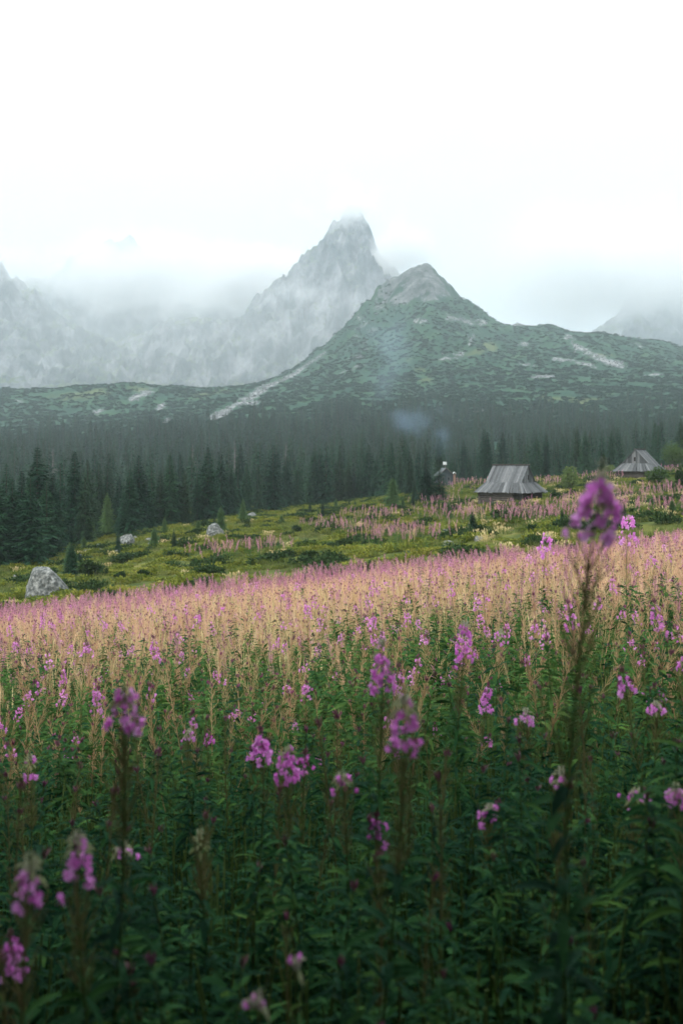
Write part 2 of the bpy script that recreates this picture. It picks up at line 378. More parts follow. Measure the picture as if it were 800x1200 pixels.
LAWN = [([(545,412),(575,410)], 7), ([(230,463),(265,458)], 8), ([(150,452),(172,456)], 6), ([(690,418),(735,412),(770,412)], 7), ([(425,345),(460,335)], 8),
        ([(60,465),(120,462)], 8), ([(470,415),(500,440)], 9), ([(600,460),(700,470)], 6)]
ys = np.concatenate([np.linspace(-60, -2, 14), np.linspace(-1.5, 1, 5), np.exp(np.linspace(math.log(1.25), math.log(1800), 820)), np.array([2100, 2600, 3400, 5000, 8000])])
tt = np.linspace(-1, 1, 520); tt = np.sign(tt) * (np.abs(tt) * .62 + .38 * np.abs(tt)**5)
Wd = np.where(ys < 1, 30.0, 25 + .62 * np.maximum(ys, 0)); Wd[-5:] *= 1.6
GX = tt[None] * Wd[:, None]; GY = np.repeat(ys[:, None], len(tt), 1)
GZ = ground(GX.ravel(), GY.ravel()).reshape(GX.shape)
ppx = GX / np.maximum(GY, 3) * F + 400; ppy = HZ - GZ / np.maximum(GY, 3) * F
cov = np.zeros(GX.shape + (4,), np.float32); cov[..., 3] = 1
fa = (GY > 480) & (GY < 1450)
wob = 3.0 * fbm(GX / 25, GY / 25, 3)
for l, w in SCREE: cov[..., 0] = np.maximum(cov[..., 0], np.clip(.70 - .34 * (seg_dist(ppx + wob, ppy + wob * .5, l) / w), 0, 1) * fa)
for l, w in LAWN: cov[..., 1] = np.maximum(cov[..., 1], .44 * np.clip(1.1 - .5 * (seg_dist(ppx, ppy, l) / w), 0, 1) * fa)
rk = np.exp(-((ppx - 500) / 42)**2) * sstep(368, 340, ppy) * 1.0 + .62 * np.exp(-((ppx - 425 - (400 - ppy) * .45) / 32)**2) * sstep(455, 425, ppy)
cov[..., 2] = np.clip(rk * .66, 0, 1) * (GY > 850)
me = make_mesh('terrain', np.stack([GX, GY, GZ], -1), grid_quads(*GX.shape), None, [M['ground']], None, True, {'cover': cov.reshape(-1, 4)})
tag(obj('terrain', me), 'grassy valley floor rising into a scrub covered mountain shoulder with a small rocky top', None, None, 'structure')

# ------------------------------------------------------------------ rocky mountains behind
def mountain(label, d0, d1, d2, crest, foot, amp, seed, x0=-320, x1=900, nc=860, nr=380, jag=9.):
    px = np.linspace(x0, x1, nc); v = np.concatenate([np.linspace(0, 1, nr), 1 + np.linspace(0, 1, 40)[1:]])
    c = (HZ - np.interp(px, *zip(*crest))) / F * d1; f = (HZ - np.interp(px, *zip(*foot))) / F * d0
    D = np.where(v <= 1, d0 + (d1 - d0) * v, d1 + (d2 - d1) * (v - 1))
    X = (px[None] - 400) / F * (d1 * .35 + D[:, None] * .65); Y = np.repeat(D[:, None], nc, 1)
    t = np.clip(v, 0, 1)[:, None]
    s = t ** 1.25 * .75 + .25 * sstep(.2, .55, t)
    Z = f[None] + (c - f)[None] * s
    b = np.clip(v - 1, 0, 1)[:, None]; Z = Z - b * 700
    w = np.sin(np.clip(t, 0, 1) * PI * .86 + .1) * (1 - b)
    sl = (c - f)[None] / 400.
    Z = Z + w * amp * np.clip(sl, .3, 1.3) * (ridged(X / 150 + seed + .45 * fbm(X / 180, Y / 180, 3), Y / 260 + seed + .4 * fbm(X / 150 + 7, Y / 150, 3), 6) - .55)
    Z = Z + (.2 + w) * amp * .30 * (ridged(X / 38 + seed + .4 * fbm(X / 60, Y / 60, 2), Y / 130, 4) - .5) + (.2 + w) * amp * .14 * fbm(X / 14, Z / 22, 3)
    Z = Z + jag * (ridged(X / 45 + seed, Y * 0 + seed, 4) - .5) * sstep(.8, 1, t) * (1 - b)
    me = make_mesh('mountain', np.stack([X, Y, Z], -1), grid_quads(len(v), nc), None, [M['rock']], None, True)
    tag(obj('mountain', me), label, None, None, 'structure')
mountain('pale rocky pyramid peak with a cliff wall to its left, half in cloud', 1750, 2400, 3000,
   [(-500,230),(-200,262),(-60,285),(0,308),(22,322),(45,342),(70,368),(110,392),(140,399),(175,388),(200,373),(240,370),(285,374),(296,352),(312,338),(330,325),(350,303),(372,285),(388,260),(402,247),(410,244),(422,247),(434,264),(440,286),(452,304),(470,318),(500,345),(540,390),(700,440),(1300,440)],
   [(-500,440),(0,452),(150,462),(300,456),(420,440),(1300,470)], 95, 3.3)
mountain('far mountain crest fading into cloud', 2700, 3500, 4100,
   [(-500,300),(0,340),(60,322),(85,300),(110,289),(135,283),(150,278),(162,285),(180,302),(205,324),(222,322),(240,312),(262,306),(282,312),(300,330),(330,360),(450,420),(680,400),(725,360),(748,332),(768,312),(800,302),(900,280),(1300,300)],
   [(-500,430),(1300,430)], 110, 8.1, x0=-500, x1=1300, nc=420, nr=140, jag=22.)

# ------------------------------------------------------------------ fireweed
LEAF = [.25, .8, 1., .75, 0.02]; LEAF3 = [.35, 1., .02]; POD = [.8, 1., .35]
def spiral(n, z0, z1, R, jit=.4):
    z = np.sort(z0 + (z1 - z0) * R.random(n)) if n else np.zeros(0)
    a = np.arange(n) * 2.4 + R.normal(0, jit, n) + R.random() * 6
    return z, a
def fireweed_parts(seed, H=1.3, leaves=60, l0=.08, l1=.72, llen=.105, lw=.0155, pods=40, p0=.62, p1=.84, podlen=.06, podang=1.45,
                   fl=16, f0=.85, f1=.95, fr=.03, buds=16, top=True, fine=True, lean=(0, 0), podw=.0035, psize=.0165, fluff=0):
    """returns {part: G}; lengths in metres, heights as a share of H"""
    R = np.random.default_rng(seed); out = {}
    lean = np.array(lean)
    def bend(v):
        t = np.clip(v[:, 2:3] / H, 0, 1.3); v = v.copy(); v[:, :2] += lean * t**2
        v[:, :1] += .02 * np.sin(t * 5 + seed) * H * t; v[:, 1:2] += .015 * np.sin(t * 4 + seed * 2) * H * t; return v
    g = G(); zz = np.linspace(-.05, H, 12 if fine else 7); tube(g, np.stack([zz * 0, zz * 0, zz], 1), np.interp(zz, [0, H], [.0055, .0016]), 6 if fine else 4, R.random())
    out['stem'] = g
    if leaves:
        g = G(); z, a = spiral(leaves, l0 * H, l1 * H, R)
        q = (z / H - l0) / max(l1 - l0, .01); ln = llen * (.55 + .6 * np.sin(np.clip(q * .85 + .12, 0, 1) * PI)) * (.75 + .5 * R.random(leaves))
        up = .45 * q + R.normal(.05, .22, leaves)
        ribbons(g, np.stack([0*z, 0*z, z], 1), np.stack([np.cos(a), np.sin(a), up], 1), ln, lw * (.75 + .5 * R.random(leaves)) , LEAF if fine else LEAF3,
                .28 + .35 * R.random(leaves), .25 if fine else 0, R.normal(0, .4, leaves), None, 0, R)
        out['leaves'] = g
    if pods:
        g = G(); z, a = spiral(pods, p0 * H, p1 * H, R); u = podang + R.normal(0, .3, pods)
        D = np.stack([np.cos(a), np.sin(a), u], 1); L = podlen * (.7 + .5 * R.random(pods)); B = np.stack([0*z, 0*z, z], 1)
        r = R.random(pods)
        ribbons(g, B, D, L, podw, POD, -.25, 0, 0, r, 0, R)
        ribbons(g, B, D, L, podw, POD, -.25, 0, PI / 2, r, 0, R)
        if fluff:
            n = fluff; z, a = spiral(n, p0 * H, p1 * H, R); rr = .01 + .035 * R.random(n)
            ribbons(g, np.stack([np.cos(a) * rr, np.sin(a) * rr, z], 1), R.normal(0, 1, (n, 3)) + [0, 0, .6], .022, .005, LEAF3, 0, 0, 0, .98, 0, R)
        out['seed_pods'] = g
    if fl:
        g = G(); z, a = spiral(fl, f0 * H, f1 * H, R, .3); ax = unit(np.stack([np.cos(a), np.sin(a), R.normal(-.15, .2, fl)], 1))
        pr = fr * (.6 + .65 * R.random(fl)) * (1.35 - .85 * np.linspace(0, 1, fl)); C = np.stack([0*z, 0*z, z], 1) + ax * pr[:, None]; C[:, 2] += .25 * pr
        for i in range(fl):
            A = unit(np.cross(ax[i], [0, 0, 1])); Bq = np.cross(A, ax[i]); th = R.random() * 2
            sz = psize * (.8 + .35 * R.random()); open_ = .35 + .5 * R.random(); rv = R.random()
            if R.random() < .18: open_ = 2.2; sz *= .8          # half closed, drooping
            for k in range(4):
                t = th + k * PI / 2; d = A * math.cos(t) + Bq * math.sin(t) + ax[i] * open_ * (1 if open_ > 1 else .35)
                ribbons(g, C[i:i+1], d[None], sz, sz * 1.05, [.25, .9, 1., .45] if fine else [.4, 1., .5], .1, 0, R.normal(0, .5) + t, rv * .7 + .3 * R.random(), 0, R)
            if fine:
                for k in range(4):
                    t = th + PI / 4 + k * PI / 2; d = A * math.cos(t) + Bq * math.sin(t) + ax[i] * .1
                    ribbons(g, C[i:i+1], d[None], sz * 1.05, sz * .22, LEAF3, 0, 0, 0, .02, 0, R)
                ribbons(g, np.repeat(C[i:i+1], 4, 0), ax[i] + R.normal(0, .3, (4, 3)), sz, .0012, [1, 1, .5], .2, 0, 0, .95, 0, R)
        out['flowers'] = g
        s = out['stem']; ribbons(s, np.stack([0*z, 0*z, z - .01], 1), C - np.stack([0*z, 0*z, z - .01], 1), np.linalg.norm(C - np.stack([0*z, 0*z, z - .01], 1), axis=1), .002, [1, 1], 0, 0, 0, .9, 0, R)
    if buds:
        g = G(); z, a = spiral(buds, (f1 - .015) * H, H * .995, R); q = (z - z.min()) / (np.ptp(z) + 1e-6)
        bl = (.024 if fine else .018) * (1.15 - .75 * q); B = np.stack([0*z, 0*z, z], 1); D = np.stack([np.cos(a), np.sin(a), -.5 + 1.4 * q], 1)
        B2 = B + unit(D) * (.014 * (1.1 - q))[:, None]
        for rl in (0, PI / 2): ribbons(g, B2, D, bl, bl * (.42 if fine else .3), LEAF3, .4, 0, rl, .7 * q + .3 * R.random(buds), 0, R)
        out['buds'] = g
    if top:
        g = out.get('buds') or G(); n = 14; a = R.random(n) * 6.3
        ribbons(g, np.tile([0, 0, H * .97], (n, 1)) + R.normal(0, .004, (n, 3)), np.stack([np.cos(a) * .45, np.sin(a) * .45, np.ones(n)], 1), .028, .006, LEAF3, 0, 0, 0, .99, 0, R)
        out['buds'] = g
    for g in out.values(): g.warp(bend)
    return out
# looks: what each kind of stalk is made of
def spec(kind, R, fine=True):
    k = 1 if fine else .55
    if kind == 'bloom':  return dict(H=1.32, leaves=int(80*k), l1=.76, pods=int(24*k), p0=.70, p1=.85, fl=int(20*(k+.1)), f0=.86, f1=.955, buds=14, podw=.0026)
    if kind == 'sparse': return dict(H=1.28, leaves=int(70*k), l1=.70, pods=int(38*k), p0=.64, p1=.90, fl=int(7*(k+.2)), f0=.90, f1=.965, buds=10, podw=.0026)
    if kind == 'podded': return dict(H=1.22, leaves=int(72*k), l1=.72, pods=int(36*k), p0=.60, p1=.97, fl=0, buds=0, podw=.0026)
    if kind == 'leafy':  return dict(H=1.08, leaves=int(140*k), l1=.99, pods=0, fl=0, buds=0, llen=.125)
    if kind == 'dry':    return dict(H=1.22, leaves=int(26*k), l0=.1, l1=.5, pods=int(75*k), p0=.45, p1=.99, fl=0, buds=0, fluff=int(40*k))
    if kind == 'pink':   return dict(H=1.25, leaves=int(30*k), l1=.5, pods=int(85*k), p0=.48, p1=.98, fl=int(3*k), f0=.88, f1=.97, buds=0)
MATS = {'stem': 'stem', 'leaves': 'leaf', 'seed_pods': 'pod', 'flowers': 'petal', 'buds': 'bud'}
def part_mat(kind, p):
    if p == 'seed_pods': return {'dry': 'pod_tan', 'pink': 'pod_pink'}.get(kind, 'pod')
    if p == 'leaves' and kind == 'dry': return 'leaf_lit'
    if p == 'stem' and kind in ('dry', 'podded'): return 'pod'
    return MATS[p]
def fireweed(label, group, loc, parts, kind, rz=0., tipmat=None):
    e = bpy.data.objects.new('fireweed', None); COL.objects.link(e); e.location = loc; e.rotation_euler = (0, 0, rz); e.empty_display_size = .2
    tag(e, label, 'wildflower', group)
    for p, g in parts.items():
        mm = tipmat if (p == 'buds' and tipmat) else part_mat(kind, p)
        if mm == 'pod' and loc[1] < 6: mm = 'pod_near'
        part(p if p != 'leaves' else 'foliage', g.mesh(p, [M[mm]]), e)
    return e
def at(px, py, d): return ((px - 400) / F * d, d, (HZ - py) / F * d)
def hero(label, px, tip, ft, fb, d, lean=(0, 0), fl=20, rad=.032, pods=46, seed=1, leaves=90, psize=.0138, podlen=.07, tipmat='tip', podspan=.18, buds=16):
    x, y, zt = at(px, tip, d); bx, by = x - lean[0], y - lean[1]
    g0 = gz(bx, by); H = zt - g0; f1 = 1 - (ft - tip) / F * d / H; f0 = 1 - (fb - tip) / F * d / H
    p = fireweed_parts(seed, H, leaves, .05, f0 - podspan + .03, .125, .020, pods, f0 - podspan, f0 - .01, podlen, 1.6, int(fl * 1.15), f0, f1, rad, buds, True, True, lean, .003, psize)
    return fireweed(label, 'flowering fireweed stalks rising above the meadow', (bx, by, g0), p, 'bloom', 0., tipmat)
hero('tallest magenta fireweed spike, out of focus, rising beside the right-hand hut', 693, 532, 566, 640, 1.85, (.05, .03), 23, .032, 56, 21, 110, .0165, .095, podspan=.26)
hero('blurred magenta fireweed spike with a yellowish tip near the middle of the meadow', 434, 738, 768, 812, 2.9, (-.03, 0), 22, .03, 30, 22)
hero('leaning magenta fireweed head with a furry grey tip just below another bloom', 469, 802, 818, 886, 2.2, (.06, .02), 17, .029, 50, 23)
hero('dark magenta fireweed head with pointed petals, alone above the dark stalks at left', 154, 806, 812, 862, 2.2, (.07, .0), 18, .032, 60, 24, 120)
hero('rounded bright purple fireweed head standing alone over dark leaves', 345, 870, 878, 920, 3.4, (.02, 0), 26, .032, 40, 25)
hero('shaded purple fireweed spike low in the dark stalks at bottom left', 99, 968, 980, 1046, 2.1, (-.04, 0), 14, .021, 40, 26)
hero('violet fireweed head at the left edge, low and blurred', 24, 1002, 1014, 1066, 1.75, (-.03, 0), 9, .022, 30, 27)
hero('slim magenta fireweed spike with a broad lower whorl of petals, right of the middle', 537, 722, 733, 779, 4.6, (0, 0), 24, .04, 40, 28)
hero('magenta fireweed head cut off by the right edge just under the far hut', 802, 560, 574, 604, 2.5, (0, 0), 16, .032, 30, 29)
hero('magenta fireweed cluster cut off by the right edge in the dark stalks', 797, 918, 930, 958, 2.8, (.02, 0), 16, .026, 20, 30)
hero('small open magenta fireweed head with hanging petals over reddish pods', 622, 828, 836, 856, 4.2, (0, 0), 8, .034, 46, 31)
hero('low purple fireweed head half hidden in dark leaves near the lower middle', 578, 938, 946, 964, 3.2, (0, 0), 9, .028, 24, 32)
hero('three loose magenta blossoms on a stalk beside the tallest spike', 656, 898, 910, 938, 3.1, (0, 0), 5, .03, 24, 33)
hero('magenta fireweed with scattered blossoms and one pale petal at right', 738, 922, 931, 947, 3.2, (-.02, 0), 8, .034, 24, 34)
hero('small magenta fireweed head above red pods at the right, half way down', 762, 818, 826, 838, 4.4, (0, 0), 8, .034, 40, 35)
hero('few purple blossoms just left of the leaning fireweed head', 401, 902, 910, 932, 2.9, (0, 0), 5, .03, 20, 36)
hero('tiny violet blossoms at the very bottom of the dark stalks', 312, 1164, 1168, 1180, 1.7, (0, 0), 3, .012, 4, 37, 60, psize=.009, buds=4)
hero('single violet blossom low in the shade, lower middle', 357, 1114, 1117, 1125, 2.0, (0, 0), 2, .012, 4, 38, 60, psize=.009, buds=4)
hero('bright pink fireweed head standing out of the tan slope near the right edge', 737, 600, 606, 640, 8.0, (0, 0), 24, .06, 50, 39, psize=.022)
hero('pink fireweed head on the tan slope between the near hut and the tallest spike', 637, 622, 628, 652, 8.5, (0, 0), 18, .06, 40, 40, psize=.022)
hero('purple fireweed head near the right edge, half way up the slope', 797, 764, 770, 792, 4.6, (0, 0), 16, .036, 40, 41)
hero('two thin magenta blossoms on a leafy stalk at far left, half way down', 34, 880, 890, 915, 4.2, (0, 0), 7, .03, 40, 42)
hero('magenta fireweed with wide loose blossoms low at left', 148, 985, 994, 1012, 2.9, (0, 0), 5, .03, 20, 43)
hero('pale budding fireweed stalk without petals at the lower left of the middle', 243, 968, 985, 985, 2.9, (0, 0), 0, .03, 50, 44)
hero('pink fireweed head over the left slope, beside the dark magenta head', 224, 852, 857, 868, 5.2, (0, 0), 8, .03, 46, 45)
hero('small pink fireweed head low on the slope left of the rounded purple one', 297, 876, 882, 892, 4.7, (0, 0), 10, .035, 40, 46)
hero('pink fireweed bloom over tan pods to the right of the middle', 582, 735, 742, 756, 7, (0, 0), 12, .05, 46, 47)

# shared meshes for the other stalks: 4 variants of each kind
PROTO = {}
def proto_kind(kind, seed, fine):
    R = np.random.default_rng(seed); s = spec(kind, R, fine); s['lean'] = tuple(R.normal(0, .07, 2))
    if not fine: s['podw'] = .0038; s['psize'] = .018; s['lw'] = .026; s['podlen'] = .055; s['pods'] = int(s['pods'] * 1.7)
    return fireweed_parts(seed, fine=fine, **s)
KINDS = ['bloom', 'sparse', 'podded', 'leafy', 'dry', 'pink']
for ki, k in enumerate(KINDS[:5]):
    for j in range(4):
        P = proto_kind(k, 100 + ki * 10 + j, True)
        PROTO[(k, j)] = {('foliage' if p == 'leaves' else p): g.mesh(p, [M['pod_near' if part_mat(k, p) == 'pod' else part_mat(k, p)]]) for p, g in P.items()}
LABELS = {'bloom': ('fireweed stalk with a magenta flower head over dense green leaves in the near stand', 'flowering fireweed stalks in the near stand'),
          'sparse': ('fireweed stalk with only a few magenta blossoms above its reddish pods, near stand', 'nearly spent fireweed stalks in the near stand'),
          'podded': ('fireweed stalk carrying reddish seed pods and no flowers, near stand', 'podded fireweed stalks in the near stand'),
          'leafy': ('leafy green fireweed stalk without flowers or pods in the dark near stand', 'leafy fireweed stalks in the near stand'),
          'dry': ('dry tan fireweed stalk with pale fluff among the green near stand', 'dry fireweed stalks in the near stand')}
cand = []
R = np.random.default_rng(77)
for _ in range(9000):
    y = 1.05 + 4.6 * R.random()**.8; x = (R.random() * 2 - 1) * (.36 * y + .25)
    if all((x - a)**2 + (y - b)**2 > .021 + .008 * y for a, b in cand): cand.append((x, y))
cand.sort(key=lambda c: c[1]); cand = cand[:272]; YI = cand[-1][1]
for x, y in cand:
    px = x / y * F + 400
    u = R.random()
    pl = .80 - .05 * y
    k = 'leafy' if u < pl else ('podded' if u < pl + .16 else ('sparse' if u < pl + .23 else ('bloom' if u < pl + .26 else 'podded')))
    if y < 1.9 and k != 'leafy': k = 'leafy'
    e = bpy.data.objects.new('fireweed', None); COL.objects.link(e); e.empty_display_size = .2
    s = .80 + .25 * R.random()
    if y < 2.6: s *= .80 + .05 * (y - 1)
    e.location = (x, y, gz(x, y)); e.rotation_euler = (R.normal(0, .06), R.normal(0, .06), R.random() * 6.3); e.scale = (s, s, s)
    tag(e, LABELS[k][0], 'wildflower', LABELS[k][1])
    for p, mshp in PROTO[(k, int(R.integers(4)))].items():
        c = bpy.data.objects.new(p, mshp); COL.objects.link(c); c.parent = e

# ------------------------------------------------------------------ scatter: one object of uncountable things
def scatter(name, label, meshes, P, rot, scl, idx):
    src = bpy.data.collections.new(name + '_source')
    for i, m in enumerate(meshes):
        o = bpy.data.objects.new('%s_source_%02d' % (name, i), m); src.objects.link(o)
    me = bpy.data.meshes.new(name); P = np.asarray(P, np.float32); me.vertices.add(len(P)); me.vertices.foreach_set('co', P.ravel())
    for nm, ty, arr in (('rot', 'FLOAT_VECTOR', rot), ('scl', 'FLOAT_VECTOR', scl), ('idx', 'INT', idx)):
        at_ = me.attributes.new(nm, ty, 'POINT'); at_.data.foreach_set('vector' if ty == 'FLOAT_VECTOR' else 'value', np.asarray(arr, np.int32 if ty == 'INT' else np.float32).ravel())
    o = obj(name, me); tag(o, label, None, None, 'stuff')
    ng = bpy.data.node_groups.new(name, 'GeometryNodeTree')
    ng.interface.new_socket('Geometry', in_out='INPUT', socket_type='NodeSocketGeometry'); ng.interface.new_socket('Geometry', in_out='OUTPUT', socket_type='NodeSocketGeometry')
    gi = ng.nodes.new('NodeGroupInput'); go = ng.nodes.new('NodeGroupOutput'); ip = ng.nodes.new('GeometryNodeInstanceOnPoints')
    ci = ng.nodes.new('GeometryNodeCollectionInfo'); ci.inputs['Collection'].default_value = src; ci.inputs['Separate Children'].default_value = True; ci.inputs['Reset Children'].default_value = True
    def na(nm, ty):
        n = ng.nodes.new('GeometryNodeInputNamedAttribute'); n.data_type = ty; n.inputs['Name'].default_value = nm; return n.outputs[0]
    l = ng.links.new; l(gi.outputs[0], ip.inputs['Points']); l(ci.outputs[0], ip.inputs['Instance']); ip.inputs['Pick Instance'].default_value = True
    l(na('idx', 'INT'), ip.inputs['Instance Index']); l(na('rot', 'FLOAT_VECTOR'), ip.inputs['Rotation']); l(na('scl', 'FLOAT_VECTOR'), ip.inputs['Scale'])
    l(ip.outputs[0], go.inputs[0])
    md = o.modifiers.new('scatter', 'NODES'); md.node_group = ng; return o
def joined(name, parts, kind, over={}):
    g = G(); mats = []
    for i, (p, q) in enumerate(parts.items()):
        g.merge(q, i); mats.append(M[over.get(p, part_mat(kind, p))])
    return g.mesh(name, mats)
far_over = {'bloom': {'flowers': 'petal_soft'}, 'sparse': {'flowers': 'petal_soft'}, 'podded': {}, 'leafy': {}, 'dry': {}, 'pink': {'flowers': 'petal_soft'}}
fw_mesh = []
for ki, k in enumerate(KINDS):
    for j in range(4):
        fw_mesh.append(joined('fw', proto_kind(k, 300 + ki * 10 + j, False), k, dict(far_over[k], **({'leaves': 'leaf_lit'} if j != 1 else {}))))
def wedge(n, y0, y1, m=.40, pad=1.5, R=rng, pw=1.0):
    y = np.sqrt(y0**2 + (y1**2 - y0**2) * R.random(n)**pw); x = (R.random(n) * 2 - 1) * (m * y + pad); return x, y
def srs(x, y, s0, s1, tilt=.08, R=rng):
    n = len(x); z = ground(x, y); s = s0 + (s1 - s0) * R.random(n)
    return np.stack([x, y, z], 1), np.stack([R.normal(0, tilt, n), R.normal(0, tilt, n), R.random(n) * 6.3], 1), np.stack([s, s, s], 1)
# the meadow beyond the nearest stalks; what grows where drifts from dark leaf to tan and pink
x, y = wedge(21500, YI, 47, pw=1.12)
pxs = x / y * F + 400
keep = (y < field_edge(pxs) + fbm(x / 3, y / 3, 2) * .8); x, y, pxs = x[keep], y[keep], pxs[keep]
n1 = fbm(x / 2.6, y / 2.6, 3) + .9 * fbm(x / 8, y / 5, 2)
dry = sstep(8.0, 18, y + 2.5 * n1 - (pxs < 250) * 1.5 + (pxs > 600) * -1.0)
pinkb = sstep(.68, .82, y / field_edge(pxs) + .08 * n1 + .10 * sstep(330, 100, pxs))
pinkb = np.maximum(pinkb, sstep(-30, 10, 0 * y - 10 + 60 * (fbm(x / 4 + 9, y / 6, 2) - .22)) * .3 * sstep(12, 20, y))
gold = np.exp(-((pxs - 400) / 170)**2) * sstep(17, 24, y) * (1 - pinkb)
u = rng.random(len(x)); u2 = rng.random(len(x)); u3 = rng.random(len(x))
fmask = sstep(.0, .35, fbm(x / 1.7 + 40, y / 1.7, 2) + .12)
kind = np.full(len(x), 3)
kind = np.where(u2 < .40 - .1 * dry + .1 * sstep(6, 10, y), 2, kind)
kind = np.where((u3 < .02 + .13 * fmask * sstep(5.5, 9, y) * (1 - .4 * sstep(500, 650, pxs))), 0, kind)
kind = np.where((u3 > .94), 1, kind)
isd = (u < dry * (.94 - .6 * sstep(.08, .4, fbm(x / 2.2 + 70, y / 3.5, 3)) * sstep(40, 22, y))); k2 = np.where(u2 < .58 + .27 * gold, 4, np.where(u2 < .80, 2, np.where(u2 < .93, 5, np.where(u2 < .95, 1, 3))))
k2 = np.where((u3 < .015 + .05 * fmask) & (y < 32), 0, k2); kind = np.where(isd, k2, kind)
kind = np.where((rng.random(len(x)) < pinkb * .93), np.where(u2 < .9, 5, 4), kind)
P, Rt, S = srs(x, y, .66, 1.16, .17)
Rt[:, 0] += .25 * fbm(x / 2 + 7, y / 2, 2); Rt[:, 1] += .25 * fbm(x / 2, y / 2 + 31, 2)
hh = 1 + .24 * fbm(x / 1.3, y / 1.3, 2); S[:, 2] *= hh
S[:, 0] *= np.interp(y, [5, 20, 45], [1, 1.2, 1.5]); S[:, 1] = S[:, 0]
scatter('fireweed_meadow', 'sloping meadow of fireweed turning from green to tan and pink', fw_mesh, P, Rt, S, kind * 4 + rng.integers(0, 4, len(x)))
# low leafy undergrowth between the nearest stalks
und = []
for j in range(5):
    R = np.random.default_rng(500 + j); g = G(); n = 74
    a = R.random(n) * 6.3; rr = .22 * R.random(n)**.5
    B = np.stack([np.cos(a) * rr, np.sin(a) * rr, .04 + .5 * R.random(n)], 1)
    ribbons(g, B, np.stack([np.cos(a * 1.7), np.sin(a * 1.7), .5 * R.random(n)], 1), (.06 + .07 * R.random(n)), .019, LEAF3, .5, 0, R.normal(0, .4, n), None, 0, R)
    for _ in range(5):
        b = R.normal(0, .1, 2); tube(g, [[b[0], b[1], -.05], [b[0] * 1.2, b[1] * 1.2, .6]], .003, 4, .5, 1)
    und.append(g.mesh('und', [M['leaf'], M['stem']]))
x, y = wedge(5600, .75, 14, .40, .7)
P, Rt, S = srs(x, y, .8, 1.3, .1)
scatter('undergrowth', 'dark leafy undergrowth between the fireweed stalks', und, P, Rt, S, rng.integers(0, 5, len(x)))
# grasses
def tuft(seed, n, h, sp, w, mat, top=.0):
    R = np.random.default_rng(seed); g = G(); a = R.random(n) * 6.3; rr = sp * R.random(n)**.6
    B = np.stack([np.cos(a) * rr, np.sin(a) * rr, 0 * a - .02], 1)
    D = np.stack([np.cos(a) * .25 + R.normal(0, .12, n), np.sin(a) * .25 + R.normal(0, .12, n), np.ones(n)], 1)
    ribbons(g, B, D, h * (.6 + .5 * R.random(n)), w, [1, .8, .05], .12, 0, 0, None, 0, R)
    if top:
        L = h * (.7 + .35 * R.random(n)); T = B + unit(D) * L[:, None] * .8
        ribbons(g, T[: n // 2], D[: n // 2], h * .28, w * 3.6, [.3, 1, .1], .1, 0, 0, None, 0, R)
    return g.mesh('tuft', [M[mat]])
gt = [tuft(600 + j, 34, .95, .2, .0035, 'grass_tan', 1) for j in range(3)] + [tuft(610 + j, 30, .6, .2, .008, 'grass_green') for j in range(3)]
x, y = wedge(10000, 4, 46, .40, 1.5, pw=.9)
pxs = x / y * F + 400; gold = np.exp(-((pxs - 380) / 260)**2) * sstep(9, 20, y)
k = (rng.random(len(x)) < .25 + .75 * gold) & (y < field_edge(pxs) - 4); x, y, gold = x[k], y[k], gold[k]
P, Rt, S = srs(x, y, .8, 1.2, .1); S *= np.interp(y, [8, 25, 45], [1, 1.25, 1.5])[:, None]; S[:, 2] /= np.interp(y, [8, 25, 45], [1, 1.2, 1.4])
idx = np.where(rng.random(len(x)) < .45 + .5 * gold, rng.integers(0, 3, len(x)), 3 + rng.integers(0, 3, len(x)))
idx = np.where(P[:, 1] < 10, 3 + idx % 3, idx)
scatter('meadow_grass', 'dry golden grass growing through the fireweed', gt, P, Rt, S, idx)

# ------------------------------------------------------------------ the green rise with bilberry, scrub and boulders
def clump(seed, n, r, h, leaf, mat, up=.5):
    R = np.random.default_rng(seed); g = G(); v = unit(R.normal(0, 1, (n, 3))); v[:, 2] = np.abs(v[:, 2]); rr = (.55 + .45 * R.random(n)) * (1 + .25 * np.sin(v[:, 0] * 5 + seed) * np.cos(v[:, 1] * 6))
    B = v * rr[:, None] * [r, r, h]
    D = v + R.normal(0, .5, (n, 3)) + [0, 0, up]
    ribbons(g, B, D, leaf * (.7 + .6 * R.random(n)), leaf * .6, LEAF3, .1, 0, R.normal(0, .8, n), None, 0, R)
    return g.mesh('clump', [M[mat]])
cl = ([clump(700 + j, 240, .7, .34, .14, 'bilberry') for j in range(4)] + [clump(710 + j, 320, .75, .55, .15, 'juniper') for j in range(3)] +
      [tuft(720 + j, 60, .75, .55, .03, 'grass_green') for j in range(3)] + [tuft(730 + j, 60, .8, .55, .028, 'grass_tan', 1) for j in range(2)])
x, y = wedge(24000, 44, 190, .40, 3, pw=.8)
pxs = x / y * F + 400; k = y > field_edge(pxs) - .5; x, y, pxs = x[k], y[k], pxs[k]
a1 = fbm(x / 7, y / 9, 3); a2 = fbm(x / 3 + 50, y / 5, 3); u = rng.random(len(x))
right = sstep(380, 620, pxs)
idx = np.where(u < .80 - .34 * right, rng.integers(0, 4, len(x)), np.where(u < .99 - .08 * right, 7 + rng.integers(0, 3, len(x)), 10 + rng.integers(0, 2, len(x))))
idx = np.where((a1 < -.02) & (u < .66) & (pxs < 400), 7 + rng.integers(0, 3, len(x)), idx)
idx = np.where((a2 > .27), 4 + rng.integers(0, 3, len(x)), idx)
near = y < field_edge(pxs) + 7
idx = np.where(near & (u < .6), np.where(rng.random(len(x)) < .7, 7 + rng.integers(0, 3, len(x)), 4 + rng.integers(0, 3, len(x))), idx)
idx = np.where((y > 125) & (u > .85), rng.integers(0, 4, len(x)), idx)
